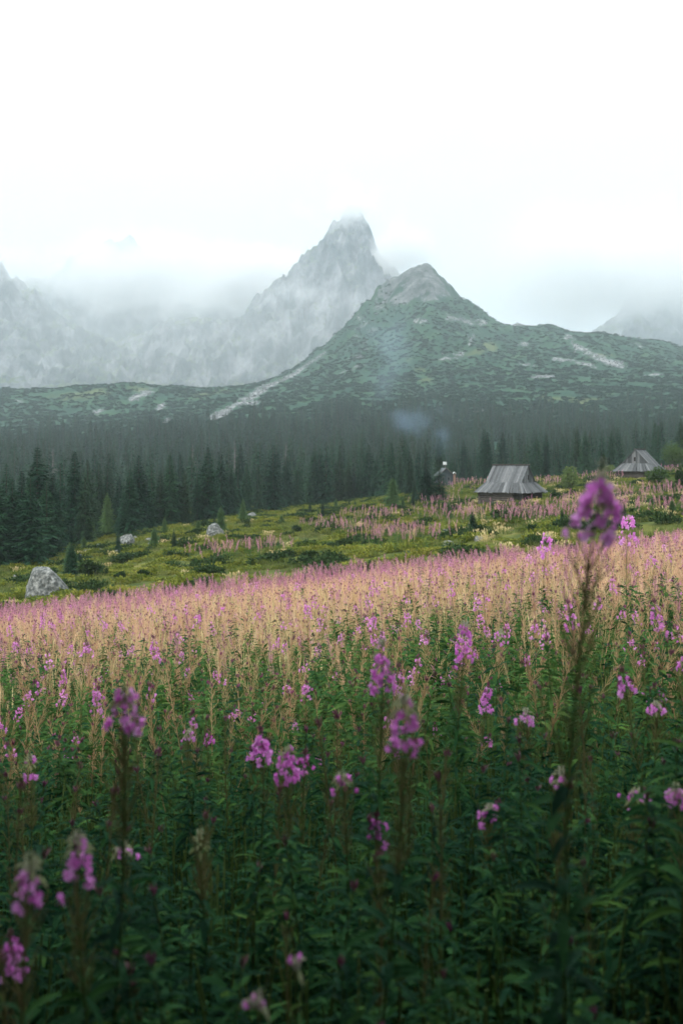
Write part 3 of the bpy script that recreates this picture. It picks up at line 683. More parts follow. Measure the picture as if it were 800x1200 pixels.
P, Rt, S = srs(x, y, .8, 1.5, .08); S[:, 2] *= .8; tf = idx >= 7; S[tf] *= .62; sm = idx < 4; S[sm, 2] *= .6 + .5 * (a2[sm] > 0)
scatter('ground_cover', 'yellow-green bilberry, dark scrub and grass covering the rise', cl, P, Rt, S, idx)
# patches of pink fireweed on the rise and around the huts
PATCH = [(505,588,22,6,70),(555,566,30,4,130),(640,566,30,3.5,130),(700,560,26,3,140),(530,574,24,5,90),(470,632,60,7,66),(610,606,70,9,64),(300,646,34,5,66),(250,652,26,5,64),(380,618,30,5,80),(440,606,40,5,84),(420,622,26,5,80),
         (660,590,60,6,80),(760,580,50,8,90),(560,590,34,5,80),(790,552,16,3,150),(520,606,34,7,76),(740,600,60,5,56)]
X, Y = [], []
for (px, py, rx, ry, dd) in PATCH:
    n = int(rx * ry * (.34 if dd < 100 else .9))
    a = rng.random(n) * 6.3; r = rng.random(n)**.5
    for qx, qy in zip(px + np.cos(a) * r * rx, py + np.sin(a) * r * ry):
        hx, hy = hit(qx, qy + 4, 48 if dd < 100 else 70)
        if hy < 260: X.append(hx + rng.normal(0, .5)); Y.append(hy + rng.normal(0, 1.5))
x = np.array(X); y = np.array(Y); k = (y > field_edge(x / y * F + 400) + 1) & (np.hypot(x - 18, y - 100) > 4.5) & ~((np.abs(x - 16.6) < 4.2) & (y > 90) & (y < 104)); x, y = x[k], y[k]
P, Rt, S = srs(x, y, .8, 1.15, .08); S[:, :2] *= 2.1
u = rng.random(len(x)); kk = np.where(u < .70, 5, np.where(u < .76, 4, np.where(u < .86, 2, 3)))
scatter('fireweed_patches', 'pink drifts of fireweed on the green rise and round the huts', fw_mesh, P, Rt, S, kk * 4 + rng.integers(0, 4, len(x)))

# ------------------------------------------------------------------ boulders
def ico(sub):
    import bmesh
    bm = bmesh.new(); bmesh.ops.create_icosphere(bm, subdivisions=sub, radius=1); V = np.array([v.co[:] for v in bm.verts]); T = np.array([[v.index for v in f.verts] for f in bm.faces]); bm.free(); return V, T
ICO = {s: ico(s) for s in (3, 4, 6)}
def boulder_mesh(seed, sub=4):
    V, T = ICO[sub]; R = np.random.default_rng(seed); V = V.copy()
    for _ in range(11):
        n = unit(R.normal(0, 1, 3)); n[2] = abs(n[2]) if R.random() < .7 else n[2]; c = .50 + .32 * R.random(); d = V @ n
        V = V - np.maximum(d - c, 0)[:, None] * n * .97
    nn = fbm(V[:, 0] * 2 + seed, V[:, 1] * 2 + V[:, 2] * 1.7, 5); V = V * (1 + .06 * nn)[:, None]
    if sub > 4: V = V * (1 + .03 * ridged(V[:, 0] * 6 + V[:, 2] * 3, V[:, 1] * 6 - V[:, 2] * 2, 4))[:, None]
    V[:, 2] = np.maximum(V[:, 2], -.45)
    return make_mesh('boulder', V, None, T, [M['stone']], None, False if sub < 5 else True)
def boulder(label, px, py, w, h, seed, sub=4, group=None, y0=48):
    x, y = hit(px, py, y0); k = y / F
    o = obj('boulder', boulder_mesh(seed, sub), None, (x, y + w * k * .3, gz(x, y) + h * k * .22), seed * 1.3, (w * k * .58, w * k * .5, h * k * .80))
    return tag(o, label, 'boulder', group)
boulder('largest grey boulder, at the left edge of the pink meadow, mottled with lichen', 53, 701, 62, 38, 1, 6)
boulder('upright grey boulder in front of the left spruces', 144, 640, 23, 16, 2)
boulder('rounded grey boulder in the middle of the green rise', 251, 629, 24, 15, 3)
boulder('long flat grey boulder behind the largest one', 66, 650, 22, 8, 4)
boulder('low broad boulder on the rise above the right end of the pink meadow band', 526, 639, 20, 7, 12)
boulder('grey boulder at the foot of the pale young spruces', 295, 607, 11, 7, 9)
boulder('long pale boulder half sunk in the middle of the rise', 404, 621, 17, 6, 10)
boulder('low grey slab below the near hut', 560, 634, 13, 7, 13)
for i, (px, py, w, h) in enumerate([(101,649,14,7),(105,656,10,5),(94,655,8,6),(117,649,8,6),(138,650,10,6),(116,640,10,4),(176,635,15,6),(177,640,8,5),(190,645,7,3),(151,646,7,4),(36,675,14,5),(17,679,7,5),(251,650,6,4),(522,624,10,6),(327,600,7,4),(158,632,8,5),(210,633,7,3),(345,606,6,3)]):
    boulder('small grey rock showing through the bilberry on the green rise', px, py, w, h, 20 + i, 3, 'small rocks on the green rise')

# ------------------------------------------------------------------ spruces
def spruce_meshes(seed, H=12., fullness=1., width=.19, mat='needle', ragged=.35, coarse=False, bare=.06):
    R = np.random.default_rng(seed); g = G(); z = bare * H; B, D, L, Wd_ = [], [], [], []
    step = .30 * H / 12 if not coarse else .42 * H / 12
    fade = R.random(8) * .5
    while z < H * .985:
        t = z / H; rad = width * H * ((1 - t)**.82) * (.80 + .3 * R.random()) * (1 if t > .12 else .75 + t * 2) + .04 * H / 12
        nb = int((10 if not coarse else 7) * fullness) + int(R.integers(0, 3)); a0 = R.random() * 6.3
        for b in range(nb):
            a = a0 + b / nb * 6.283 + R.normal(0, .2); ln = rad * (1 - ragged + 2 * ragged * R.random()) * (1 - .25 * fade[int(a / 6.283 * 8) % 8])
            rise = .42 * t - .12 + R.normal(0, .06); drop = .34 * (1 - t) + .08
            k = max(3, int(ln / (.20 * H / 12 if not coarse else .34 * H / 12))); s = (np.arange(k) + .6) / k
            r = s * ln; c = np.stack([np.cos(a) * r, np.sin(a) * r, z + rise * r - drop * r * s * .8 + .10 * r * s**3], 1)
            for sd in (-1, 1):
                tw = a + sd * (.75 + R.normal(0, .2, k)); tl = (.30 * (1.15 - s) + .16) * (H / 12)**.6 * (1.1 if not coarse else 1.6) * (.7 + .6 * R.random(k)) * np.clip(ln / .9, .35, 1)
                B.append(c); D.append(np.stack([np.cos(tw), np.sin(tw), -.35 + .5 * t + R.normal(0, .15, k)], 1)); L.append(tl); Wd_.append(tl * .42)
            B.append(c[-1:] * 1); D.append(np.array([[np.cos(a), np.sin(a), .1 + .5 * t]])); L.append([.32 * (H / 12)**.6 * np.clip(ln, .3, 1)]); Wd_.append([.10])
            B.append(np.array([[0, 0, z]])); D.append(c[-1:] - [0, 0, z]); L.append([np.linalg.norm(c[-1] - [0, 0, z]) * .95]); Wd_.append([.13 + .05 * ln])
        z += step * (.75 + .5 * R.random()) * (1 - .35 * t)
    B.append(np.array([[0, 0, H * .96]])); D.append(np.array([[0, 0, 1.]])); L.append([H * .045]); Wd_.append([.09])
    ribbons(g, np.concatenate(B), np.concatenate(D), np.concatenate(L), np.concatenate(Wd_), [.55, 1., .12], .28, 0, R.normal(0, .5, sum(len(b) for b in B)), None, 0, R)
    tr = G(); zz = np.linspace(-.4, H * .97, 7); tube(tr, np.stack([.03 * np.sin(zz), 0 * zz, zz], 1), np.interp(zz, [0, H], [.016 * H, .02]), 7)
    return g.mesh('crown', [M[mat]]), tr.mesh('trunk', [M['bark']])
SP = [spruce_meshes(800 + j, 12, [1., .8, 1.15, .9, 1.1, .75, 1., .9][j], [.20, .15, .22, .17, .19, .14, .18, .21][j], 'needle' if j not in (3, 6) else 'needle_old', [.35, .5, .3, .45, .4, .55, .3, .5][j]) for j in range(8)]
SPY = [spruce_meshes(820 + j, 12, 1., .25 + .03 * j, 'needle_young', .3) for j in range(3)]
SPC = [spruce_meshes(840 + j, 12, .8, .135 + .015 * j, ['needle', 'needle_old', 'needle', 'needle'][j], .4, True) for j in range(4)]
def spruce(ms, x, y, h, label, group=None, rz=None, wid=1.):
    e = bpy.data.objects.new('spruce', None); COL.objects.link(e); e.location = (x, y, gz(x, y) - .1); e.rotation_euler = (0, 0, random.random() * 6.3 if rz is None else rz)
    e.scale = (h / 12 * wid, h / 12 * wid, h / 12); tag(e, label, 'tree', group)
    for n_, m in zip(('crown', 'trunk'), ms):
        c = bpy.data.objects.new(n_, m); COL.objects.link(c); c.parent = e
    return e
nspr = 0
FRONT = [(8,541,662,1),(26,549,660,1),(44,522,656,1.15),(62,552,652,1),(71,541,645,1),(88,526,640,1),(103,537,634,1),(116,541,630,1),(126,545,628,1),(140,556,626,.9),(163,532,624,1.15),(152,548,628,1.1),(178,541,620,1),(199,530,618,1),(188,550,619,1),
         (217,549,616,1),(231,548,614,1),(244,522,612,1.15),(259,530,608,1),(270,545,606,1),(279,534,604,1),(289,541,602,1),(302,544,600,.9),(312,538,598,1),(320,520,600,1.2),(335,534,596,1),(349,540,594,1),(368,524,592,1.05),(382,516,592,1),(374,530,592,1),
         (398,524,590,1),(408,536,588,1),(414,542,587,.9),(422,538,586,.9),(432,520,585,1),(441,532,584,.9),(448,514,583,.9),(458,517,582,.9),(469,536,582,.9),(480,528,581,1),(491,540,580,1),(-14,535,664,1.1),(-3,553,668,1.1),(15,560,664,1.1),(55,560,658,1.2),(36,556,662,1.2),(100,556,640,1.1),(232,560,612,1.1),(210,562,616,1),(172,560,622,1.1)]
for i, (px, tp, bp, wd) in enumerate(FRONT):
    x, y = hit(px, bp, 52); x *= 1; h = (bp - tp) / F * y
    lab = 'dark spruce in the front row along the far side of the green rise'
    gp = 'dark spruces along the far side of the green rise'
    if i == 2: lab, gp = 'tallest pointed dark spruce near the left edge of the tree row', None
    if i == 24: lab, gp = 'broad dark spruce standing tallest in the middle of the tree row', None
    spruce(SP[(i * 3 + 1) % 8], x, y, h, lab, gp, None, wd * 1.12); nspr += 1
YOUNG = [(126,576,629,.8,'pale green young spruce against the dark left row'),(109,610,637,1.,'short green spruce just right of the upright boulder at left'),(259,592,625,1.2,'light green young spruce beside the rounded boulder'),(272,573,605,1.,'light green slender spruce behind the light green young one'),
         (285,583,612,1.1,'green young spruce to the right of the two light green ones'),(330,602,614,1.6,'tiny bushy spruce alone in the middle of the green rise'),(460,558,597,1.3,'broad young spruce at the right end of the tree row'),(193,604,627,1.1,'small spruce at the foot of the left row')]
for px, tp, bp, wd, lab in YOUNG:
    x, y = hit(px, bp, 52); spruce(SPY[nspr % 3], x, y, (bp - tp) / F * y, lab, None, None, wd); nspr += 1
for i in range(26):
    px = float(rng.uniform(60, 800)); bp = float(np.interp(px, [0, 60, 120, 190, 250, 300, 420, 500, 560, 700, 800], [668, 655, 644, 628, 616, 606, 592, 592, 600, 600, 590])) + float(rng.uniform(-2, 16))
    if abs(px - 601) < 45: continue
    x, y = hit(px, bp, 56); hq = float(rng.uniform(.7, 2.4))
    spruce([SPY[i % 3], SP[i % 8]][i % 2], x, y, hq, 'small spruce sapling scattered over the green rise', 'spruce saplings on the green rise', None, 1.4); nspr += 1
DARKY = [(84,634,676,1.5,'low wide dark spruce beside the largest boulder'),(204,619,645,1.1,'small dark spruce out on the green rise'),(499,542,589,1.7,'dark broad spruce standing in front of the cottage'),(514,545,588,2.3,'dark spruce hiding the left side of the cottage'),(486,560,588,1.1,'shorter dark spruce at the right end of the row'),
         (553,598,626,1.5,'small dark round-topped spruce below the near hut')]
for px, tp, bp, wd, lab in DARKY:
    x, y = hit(px, bp, 52); spruce(SP[nspr % 8], x, y, (bp - tp) / F * y, lab, None, None, wd * 1.1); nspr += 1
# the forest behind: the nearest as trees of their own, the rest as one mass
n = 9000; yy = np.sqrt(150**2 + (650**2 - 150**2) * rng.random(n)**1.0); xx = (rng.random(n) * 2 - 1) * (.37 * yy + 6)
zz = ground(xx, yy); fpx = xx / yy * F + 400; fpy = HZ - zz / yy * F
lim = np.interp(fpx, [-50, 150, 260, 330, 420, 520, 600, 700, 850], [524, 518, 508, 492, 480, 478, 492, 500, 505])
dens = np.clip(sstep(-14, 14, fpy - lim + 14 * fbm(xx / 60, yy / 60, 3)) + .16 * sstep(-42, -10, fpy - lim), 0, 1) * (.55 + .6 * (fbm(xx / 25, yy / 25, 2) > 0)) * np.interp(yy, [250, 420, 650], [1, .62, .5])
open_ = (fpx < 490) & (yy < 205) | (fpx >= 490) & (yy < 180) | ((np.hypot(xx - 44, yy - 132) < 26))
k = (rng.random(n) < dens) & ~open_
xx, yy = xx[k], yy[k]; o_ = np.argsort(yy); xx, yy = xx[o_], yy[o_]
keepi = []; cell = {}
for i in range(len(xx)):
    c = (int(xx[i] // 3), int(yy[i] // 3))
    if any((xx[i] - xx[j])**2 + (yy[i] - yy[j])**2 < 7.5 for a in (-1, 0, 1) for b in (-1, 0, 1) for j in cell.get((c[0] + a, c[1] + b), [])): continue
    cell.setdefault(c, []).append(i); keepi.append(i)
xx, yy = xx[keepi], yy[keepi]
hh = np.interp(yy, [150, 250, 450, 650], [10, 12, 14.5, 13]) * (.42 + .85 * rng.random(len(xx))**1.4) * np.interp(xx / yy * F + 400, [480, 530], [1, .78])
NI = 300 - nspr - 6
vis = np.argsort(-(hh / yy))[:NI]; vs = set(vis.tolist())
for i in vis: spruce(SPC[int(rng.integers(4))] if yy[i] > 230 else SP[int(rng.integers(8))], float(xx[i]), float(yy[i]), float(hh[i]), 'tall dark spruce in the near edge of the hazy forest behind the front row', 'spruces at the near edge of the forest')
rest = np.array([i for i in range(len(xx)) if i not in vs])
P = np.stack([xx[rest], yy[rest], ground(xx[rest], yy[rest])], 1); s = hh[rest] / 12
def tree_joined(ms, mats):
    g = G()
    for i, m in enumerate(ms):
        V = np.zeros(len(m.vertices) * 3, np.float32); m.vertices.foreach_get('co', V); ln = len(m.loops); li = np.zeros(ln, np.int32); m.loops.foreach_get('vertex_index', li)
        lt = np.zeros(len(m.polygons), np.int32); m.polygons.foreach_get('loop_total', lt); ls = np.zeros(len(m.polygons), np.int32); m.polygons.foreach_get('loop_start', ls)
        r = np.zeros(len(m.vertices), np.float32); m.attributes['rnd'].data.foreach_get('value', r)
        q = li[ls[lt == 4][:, None] + np.arange(4)]; t = li[ls[lt == 3][:, None] + np.arange(3)]; g.add(V, q, t, r, i)
    return g.mesh('tree', mats)
forest = [tree_joined(m, [M[k_], M['bark']]) for m, k_ in zip(SPC, ['needle', 'needle_old', 'needle', 'needle'])]
scatter('spruce_forest', 'hazy blue-green spruce forest climbing the lower mountain slope', forest, P, np.stack([0*s, 0*s, rng.random(len(s)) * 6.3], 1), np.stack([s, s, s], 1), rng.integers(0, 4, len(s)))
# bare grey trunks standing in the forest
def snag_mesh(seed):
    R = np.random.default_rng(seed); g = G(); zz = np.linspace(-.3, 10, 8); tube(g, np.stack([.06 * np.sin(zz), .05 * np.cos(zz * .7), zz], 1), np.interp(zz, [0, 10], [.20, .03]), 7)
    for _ in range(46):
        z = 2 + 7.6 * R.random(); a = R.random() * 6.3; l = (11 - z) * .16 * (.5 + R.random()); tube(g, [[0, 0, z], [math.cos(a) * l, math.sin(a) * l, z - .1 * l], [math.cos(a) * l * 1.5, math.sin(a) * l * 1.5, z - .35 * l]], [.035, .02, .008], 3, caps=False)
    return g.mesh('snag', [M['snag']])
for i, (px, tp, d) in enumerate([(226,521,235),(275,516,250),(335,519,230),(470,508,260),(690,505,230),(62,526,250)]):
    x = (px - 400) / F * d; g0 = gz(x, d); h = (HZ - tp) / F * d - g0
    tag(obj('dead_spruce', snag_mesh(900 + i % 3), None, (x, d, g0), i, h / 10), 'bare grey dead spruce trunk standing in the forest', 'tree', 'bare dead spruces in the forest')

# unseen spruces added behind and beside the viewpoint to shade the nearest stalks
SPB = spruce_meshes(860, 12, 2.3, .24, bare=.38)
for i, (bx, by, h, m_) in enumerate([(-4.6, -1.2, 14, SP[0]), (-2.6, -4.0, 16, SP[1]), (.3, -4.2, 15, SP[2]), (3.2, -3.6, 16, SP[5]), (4.9, -.8, 13, SP[4]), (-6.5, 2.2, 12, SP[6]),
                                     (-1.4, -.7, 14, SPB), (1.5, -.6, 13, SPB), (.1, -2.6, 15, SPB), (-3.4, 1.6, 13.5, SPB), (3.5, 1.5, 13.5, SPB)]):
    spruce(m_, bx, by, h * .66, 'unseen spruce added close to the viewpoint to shade the nearest stalks', 'unseen spruces added for shade', None, 1.7 if m_ is not SPB else 1.65)

# dwarf pine over the mountain shoulder
dp = [clump(950 + j, 150, 1., .62, .42, 'pine_scrub') for j in range(4)]
n = 30000; y = np.exp(math.log(480) + (math.log(1290) - math.log(480)) * rng.random(n)); x = (rng.random(n) * 2 - 1) * .40 * y
z = ground(x, y); px = x / y * F + 400; py = HZ - z / y * F
wob = 3.0 * fbm(x / 25, y / 25, 3); bad = np.zeros(n, bool)
for l, w in SCREE: bad |= seg_dist(px + wob, py + wob * .5, l) < w * 1.25
for l, w in LAWN: bad |= (seg_dist(px, py, l) < w) & (rng.random(n) < .35)
bad |= (np.exp(-((px - 500) / 42)**2) * sstep(368, 340, py) > .4) | (fbm(x / 35, y / 35, 3) < -.3)
x, y = x[~bad], y[~bad]
P, Rt, S = srs(x, y, 1.0, 2.3, .1); S[:, 2] *= .75
scatter('dwarf_pine_scrub', 'dark dwarf pine scrub over the mountain shoulder', dp, P, Rt, S, rng.integers(0, 4, len(x)))
# loose stones of the scree chutes
st = []
for j in range(3):
    V, T = ICO[3]; Rj = np.random.default_rng(960 + j); V = V.copy()
    for _ in range(9):
        nv = unit(Rj.normal(0, 1, 3)); V = V - np.maximum(V @ nv - (.45 + .3 * Rj.random()), 0)[:, None] * nv
    st.append(make_mesh('st', V, None, T, [M['scree_stone']]))
sel = np.argwhere(cov[..., 0] > .42); sel = sel[rng.random(len(sel)) < min(1., 4200 / max(1, len(sel)))]
x = GX[sel[:, 0], sel[:, 1]] + rng.normal(0, 1.6, len(sel)); y = GY[sel[:, 0], sel[:, 1]] + rng.normal(0, 2.5, len(sel))
P, Rt, S = srs(x, y, .4, 1.7, .5); S *= np.array([1, 1, .7])
scatter('scree', 'grey loose stones of the scree chutes on the mountain shoulder', st, P, Rt, S, rng.integers(0, 3, len(x)))
# rowans and pale bushes
def bush(label, px, tp, bp, w, seed, mat='bush', group=None, nb=9, y0=52, dens=1.):
    x, y = hit(px, bp, y0); k = y / F; h = (bp - tp) * k; W = w * k; R = np.random.default_rng(seed)
    e = bpy.data.objects.new('shrub', None); COL.objects.link(e); e.location = (x, y, gz(x, y)); tag(e, label, 'shrub', group)
    st = G(); fo = G()
    for i in range(nb):
        a = R.random() * 6.3; r = W * .36 * R.random()**.6; c = np.array([math.cos(a) * r, math.sin(a) * r, h * (.35 + .5 * R.random() * (1 - .6 * r / (W * .4)))])
        tube(st, [[c[0] * .12, c[1] * .12, -.1], c * [.5, .5, .5], c], [.05, .035, .015], 5)
        n = int(170 * dens); v = unit(R.normal(0, 1, (n, 3))); rr = (.35 + .65 * R.random(n)**.5)
        Bp = c + v * rr[:, None] * np.array([W * .22, W * .22, h * .24]) * (.7 + .5 * R.random()); Bp[:, 2] = np.clip(Bp[:, 2], .05, h)
        ribbons(fo, Bp, v + R.normal(0, .6, (n, 3)), .20 * (.6 + .8 * R.random(n)), .12, LEAF3, .15, 0, R.normal(0, .8, n), None, 0, R)
    part('stem', st.mesh('stem', [M['bark']]), e); part('foliage', fo.mesh('foliage', [M[mat]]), e)
bush('round dark green bush in front of the far hut', 770, 545, 568, 25, 1, 'bush', nb=12)
bush('low pale green bush between the far hut and its neighbour bush', 788, 558, 574, 20, 2, 'bush_pale')
bush('low pale green bush just left of the far hut', 713, 544, 557, 18, 3, 'bush_pale')
bush('large loose green rowan behind and right of the far hut', 789, 513, 552, 34, 4, 'bush', nb=16, dens=1.5, y0=120)
bush('loose mid green bush to the right of the near hut', 667, 545, 577, 24, 5, 'bush_pale', nb=12)
bush('dark tall shrub at the right edge beside the far hut', 797, 546, 578, 16, 6, 'juniper')
bush('low dark spreading bush next to the low wide spruce', 108, 654, 678, 34, 7, 'juniper')
bush('dark bush on the slope below the near hut door', 590, 594, 612, 30, 8, 'juniper')
bush('small dark bush right of the near hut', 650, 575, 588, 14, 9, 'juniper')
bush('dark green bush between the meadow and the rise, middle', 365, 646, 656, 20, 10, 'juniper')
bush('low dark bush left of the near hut on the slope', 530, 590, 600, 18, 11, 'juniper')
for i, (px, tp, bp, w) in enumerate([(142,672,681,13),(170,668,677,14),(230,656,664,12),(345,616,623,12),(352,602,609,12),(300,626,633,10),(385,600,606,14),(412,604,610,14),(430,612,618,12),(478,596,604,14),(575,622,630,14),(610,600,609,16),(625,616,624,14),(690,588,596,16),(720,590,600,16),(745,596,604,14),(780,590,600,16),(640,598,606,14),(240,610,617,10),(205,634,640,8)]):
    bush('low dark juniper cushion scattered over the rise', px, tp, bp, w, 40 + i, 'juniper', 'juniper cushions on the rise', nb=5, dens=.7)

# ------------------------------------------------------------------ log huts
def planks(g, tA, tB, bA, bB, n, th=.035, R=None, m=0, jag=.05):
    """boards running from the top edge tA-tB down to the bottom edge bA-bB"""
    tA, tB, bA, bB = [np.array(v, float) for v in (tA, tB, bA, bB)]
    c = np.sort(np.clip(np.linspace(0, 1, n + 1) + np.r_[0, R.normal(0, .15 / n, n - 1), 0], 0, 1)); tone = R.random()
    nn = unit(np.cross(bB - bA, tA - bA))
    for i in range(n):
        a, b = c[i] + .03 / n, c[i+1] - .03 / n; off = nn * (.012 * R.random() + .02 * (i % 2)); e = (bA - tA); e = e / (np.linalg.norm(e) + 1e-9) * jag * R.normal()
        tone = .55 * tone + .45 * R.random() if R.random() < .8 else R.random()
        prism(g, [bA + (bB-bA)*a + off + e, bA + (bB-bA)*b + off + e, tA + (tB-tA)*b + off, tA + (tB-tA)*a + off], th, tone, m)
def hut(label, x, y, zeave, rz, seed, board_label=None):
    R = np.random.default_rng(seed); hw, hr, L2, W2, lr = 1.55, 2.75, 2.35, 2.15, 2.0
    e = bpy.data.objects.new('log_hut', None); COL.objects.link(e); e.location = (x, y, zeave - hw); e.rotation_euler = (0, 0, rz)
    tag(e, label, 'hut', 'old log huts on the pasture')
    a, b = L2 + .5, W2 + .5; zr = hw + hr; zb = hw + .36 * hr; yb = .625 * b
    g = G()
    for s in (-1, 1):      # s = side of the ridge
        tA, tB = (-lr * -s, 0, zr), (lr * -s, 0, zr)
        planks(g, (s * lr, 0, zr), (-s * lr, 0, zr), (s * lr, s * yb, zb), (-s * lr, s * yb, zb), 24, R=R)
        planks(g, (s * (lr + .02), s * (yb - .06), zb + .05), (-s * (lr + .02), s * (yb - .06), zb + .05), (s * a, s * b, hw), (-s * a, s * b, hw), 34, R=R)
    for s in (-1, 1):      # the low aprons under the gablets
        planks(g, (s * (lr - .05), -s * yb, zb), (s * (lr - .05), s * yb, zb), (s * a, -s * b, hw), (s * a, s * b, hw), 30, R=R)
    rf = part('roof', g.mesh('roof', [M['board']]), e)
    g = G(); box(g, (0, -.09, zr + .04), (2 * lr + .16, .2, .04), r=.15, tilt=[[1,0,0],[0,.83,.55],[0,-.55,.83]]); box(g, (0, .09, zr + .045), (2 * lr + .16, .2, .04), r=.3, tilt=[[1,0,0],[0,.83,-.55],[0,.55,.83]])
    part('ridge_board', g.mesh('ridge_board', [M['log']]), rf)
    for s in (-1, 1):
        g = G(); n = 14; xs = s * (lr - .16)
        for i in range(n):
            y0, y1 = -yb + 2 * yb * i / n + .01, -yb + 2 * yb * (i + 1) / n - .01
            h0, h1 = [(zr - zb) * (1 - abs(q) / yb) for q in (y0, y1)]
            if min(h0, h1) < .02: h0 = max(h0, .02); h1 = max(h1, .02)
            V = [[xs, y0, zb - .2], [xs, y1, zb - .2], [xs, y1, zb + h1], [xs, y0, zb + h0]]
            prism(g, V if s > 0 else V[::-1], .03 + .01 * (i % 2), R.random())
        part('gable_wall', g.mesh('gable_wall', [M['board']]), e)
        g = G(); box(g, (xs + s * .05, .1, zb + .55), (.03, .22, .5)); part('vent_opening', g.mesh('vent_opening', [M['dark_wood']]), e)
    def logs(p0, p1, z0=-.9, z1=hw + .02):
        g = G(); z = z0; p0 = np.array(p0); p1 = np.array(p1)
        while z < z1: tube(g, [[*p0, z], [*((p0 + p1) / 2), z + .01 * R.normal()], [*p1, z]], .125 + .01 * R.random(), 8, R.random()); z += .22
        part('log_wall', g.mesh('log_wall', [M['log']]), e)
    logs((-L2 - .2, -W2), (L2 - .9, -W2)); logs((-L2 - .2, W2), (L2 + .1, W2)); logs((-L2, -W2 - .2), (-L2, W2 + .2)); logs((L2 - 1.1, -W2 - .2), (L2 - 1.1, W2 + .2))
    g = G(); box(g, (L2 - .96, .3, .1), (.05, .95, 1.9)); d = part('door', g.mesh('door', [M['dark_wood']]), e)
    g = G(); box(g, (L2 - .9, .65, .1), (.05, .04, .16)); part('handle', g.mesh('handle', [M['snag']]), d)
    for s in (-1, 1):
        g = G(); tube(g, [[L2, s * W2, -.9], [L2, s * W2, hw]], .09, 7); part('post', g.mesh('post', [M['log']]), e)
    g = G()
    for i in range(9): box(g, (L2 - .25 + .28 * (i - 3.2) * .9, .25, -.12), (.22, 2 * W2 + .9, .06), r=R.random())
    part('porch_floor', g.mesh('porch_floor', [M['board']]), e)
    return e
R_ = math.radians
hut('near grey log hut with a dark porch and a gable end turned to the right', (601 - 400) / F * 100, 101.5, (HZ - 577.5) / F * 100, R_(-36), 1)
hut('far grey log hut behind a round bush, its broad roof apron facing the meadow', (752 - 400) / F * 125, 126, (HZ - 552.5) / F * 125, R_(57), 2)
# the cottage in the trees
e = bpy.data.objects.new('cottage', None); COL.objects.link(e); cx, cy = (521.5 - 400) / F * 160, 162.0
e.scale = (.66,) * 3; e.location = (cx, cy, (HZ - 564.5) / F * 160); e.rotation_euler = (0, 0, R_(8)); tag(e, 'small dark boarded cottage half hidden by spruces, with smoke above it', 'cottage')
R = np.random.default_rng(5); g = G(); hw = 1.75; w = 1.75; zr = 3.35
for i in range(16): box(g, (-w + .11 + i * (2 * w - .1) / 16, -2, hw / 2 - .5), (.19, .06, hw + 1), r=R.random())
for s in (-1, 1):
    for i in range(16): box(g, (s * w, -1.9 + i * .25, hw / 2 - .5), (.06, .23, hw + 1), r=R.random())
V = [[-w, -2.03, hw], [w, -2.03, hw], [0, -2.03, zr - .1]]
g.add(V + [[v[0], -1.96, v[2]] for v in V], [[0,1,4,3],[1,2,5,4],[2,0,3,5]], [[0,1,2],[5,4,3]], .4)
m_cot = noisy('blue grey stained boards', [(.03,.045,.05), (.07,.09,.10)], 2, rnd=.5); part('wall', g.mesh('wall', [m_cot]), e)
g = G()
planks(g, (0, -2.4, zr), (0, 2.4, zr), (-w - .45, -2.4, hw - .35), (-w - .45, 2.4, hw - .35), 18, R=R); planks(g, (0, 2.4, zr), (0, -2.4, zr), (w + .45, 2.4, hw - .35), (w + .45, -2.4, hw - .35), 18, R=R)
rf = part('roof', g.mesh('roof', [noisy('slate roof boards', [(.06,.075,.08), (.15,.17,.18)], 2, rnd=.5)]), e)
g = G()
for s in (-1, 1): prism(g, [[0, -2.43, zr + .06], [s * (w + .5), -2.43, hw - .34], [s * (w + .5), -2.43, hw - .52], [0, -2.43, zr - .12]][::s], .04, .6)
part('barge_board', g.mesh('barge_board', [M['snag']]), rf)
g = G(); tube(g, [[.1, -.6, zr - .3], [.1, -.6, zr + .9]], .09, 8); fl = part('flue', g.mesh('flue', [M['snag']]), e)
wm = noisy('white painted metal', [(.72,.74,.75), (.8,.82,.82)], 2, .5); g = G(); box(g, (-.17, -.6, zr + 1.15), (.34, .5, .72)); box(g, (.28, -.6, zr + 1.12), (.30, .5, .66)); box(g, (.05, -.6, zr + .78), (.7, .3, .05)); part('cowl', g.mesh('cowl', [wm]), fl)
g = G()
for i in range(20): box(g, (2.05, -2.1, -.6 + i * .125), (.52, .52, .115), r=R.random())
br = part('chimney', g.mesh('chimney', [noisy('old brick', [(.22,.13,.10), (.38,.25,.2)], 5, rnd=.5)]), e)
g = G(); prism(g, [[1.68, -2.45, 1.92], [2.05, -2.45, 2.35], [2.05, -1.75, 2.35], [1.68, -1.75, 1.92]], .05); prism(g, [[2.05, -2.45, 2.35], [2.42, -2.45, 1.92], [2.42, -1.75, 1.92], [2.05, -1.75, 2.35]], .05); part('chimney_cap', g.mesh('chimney_cap', [wm]), br)
for i in range(2):
    f = G(); xq = -.7 + 1.3 * i; box(f, (xq, -2.06, .75), (.62, .05, .75)); fo = part('window', f.mesh('window', [M['snag']]), e)
    f = G(); box(f, (xq, -2.09, .75), (.5, .03, .63)); part('pane', f.mesh('pane', [noisy('dark glass', [(.02,.03,.035), (.03,.04,.05)], 2, .1, spec=.5)]), fo)

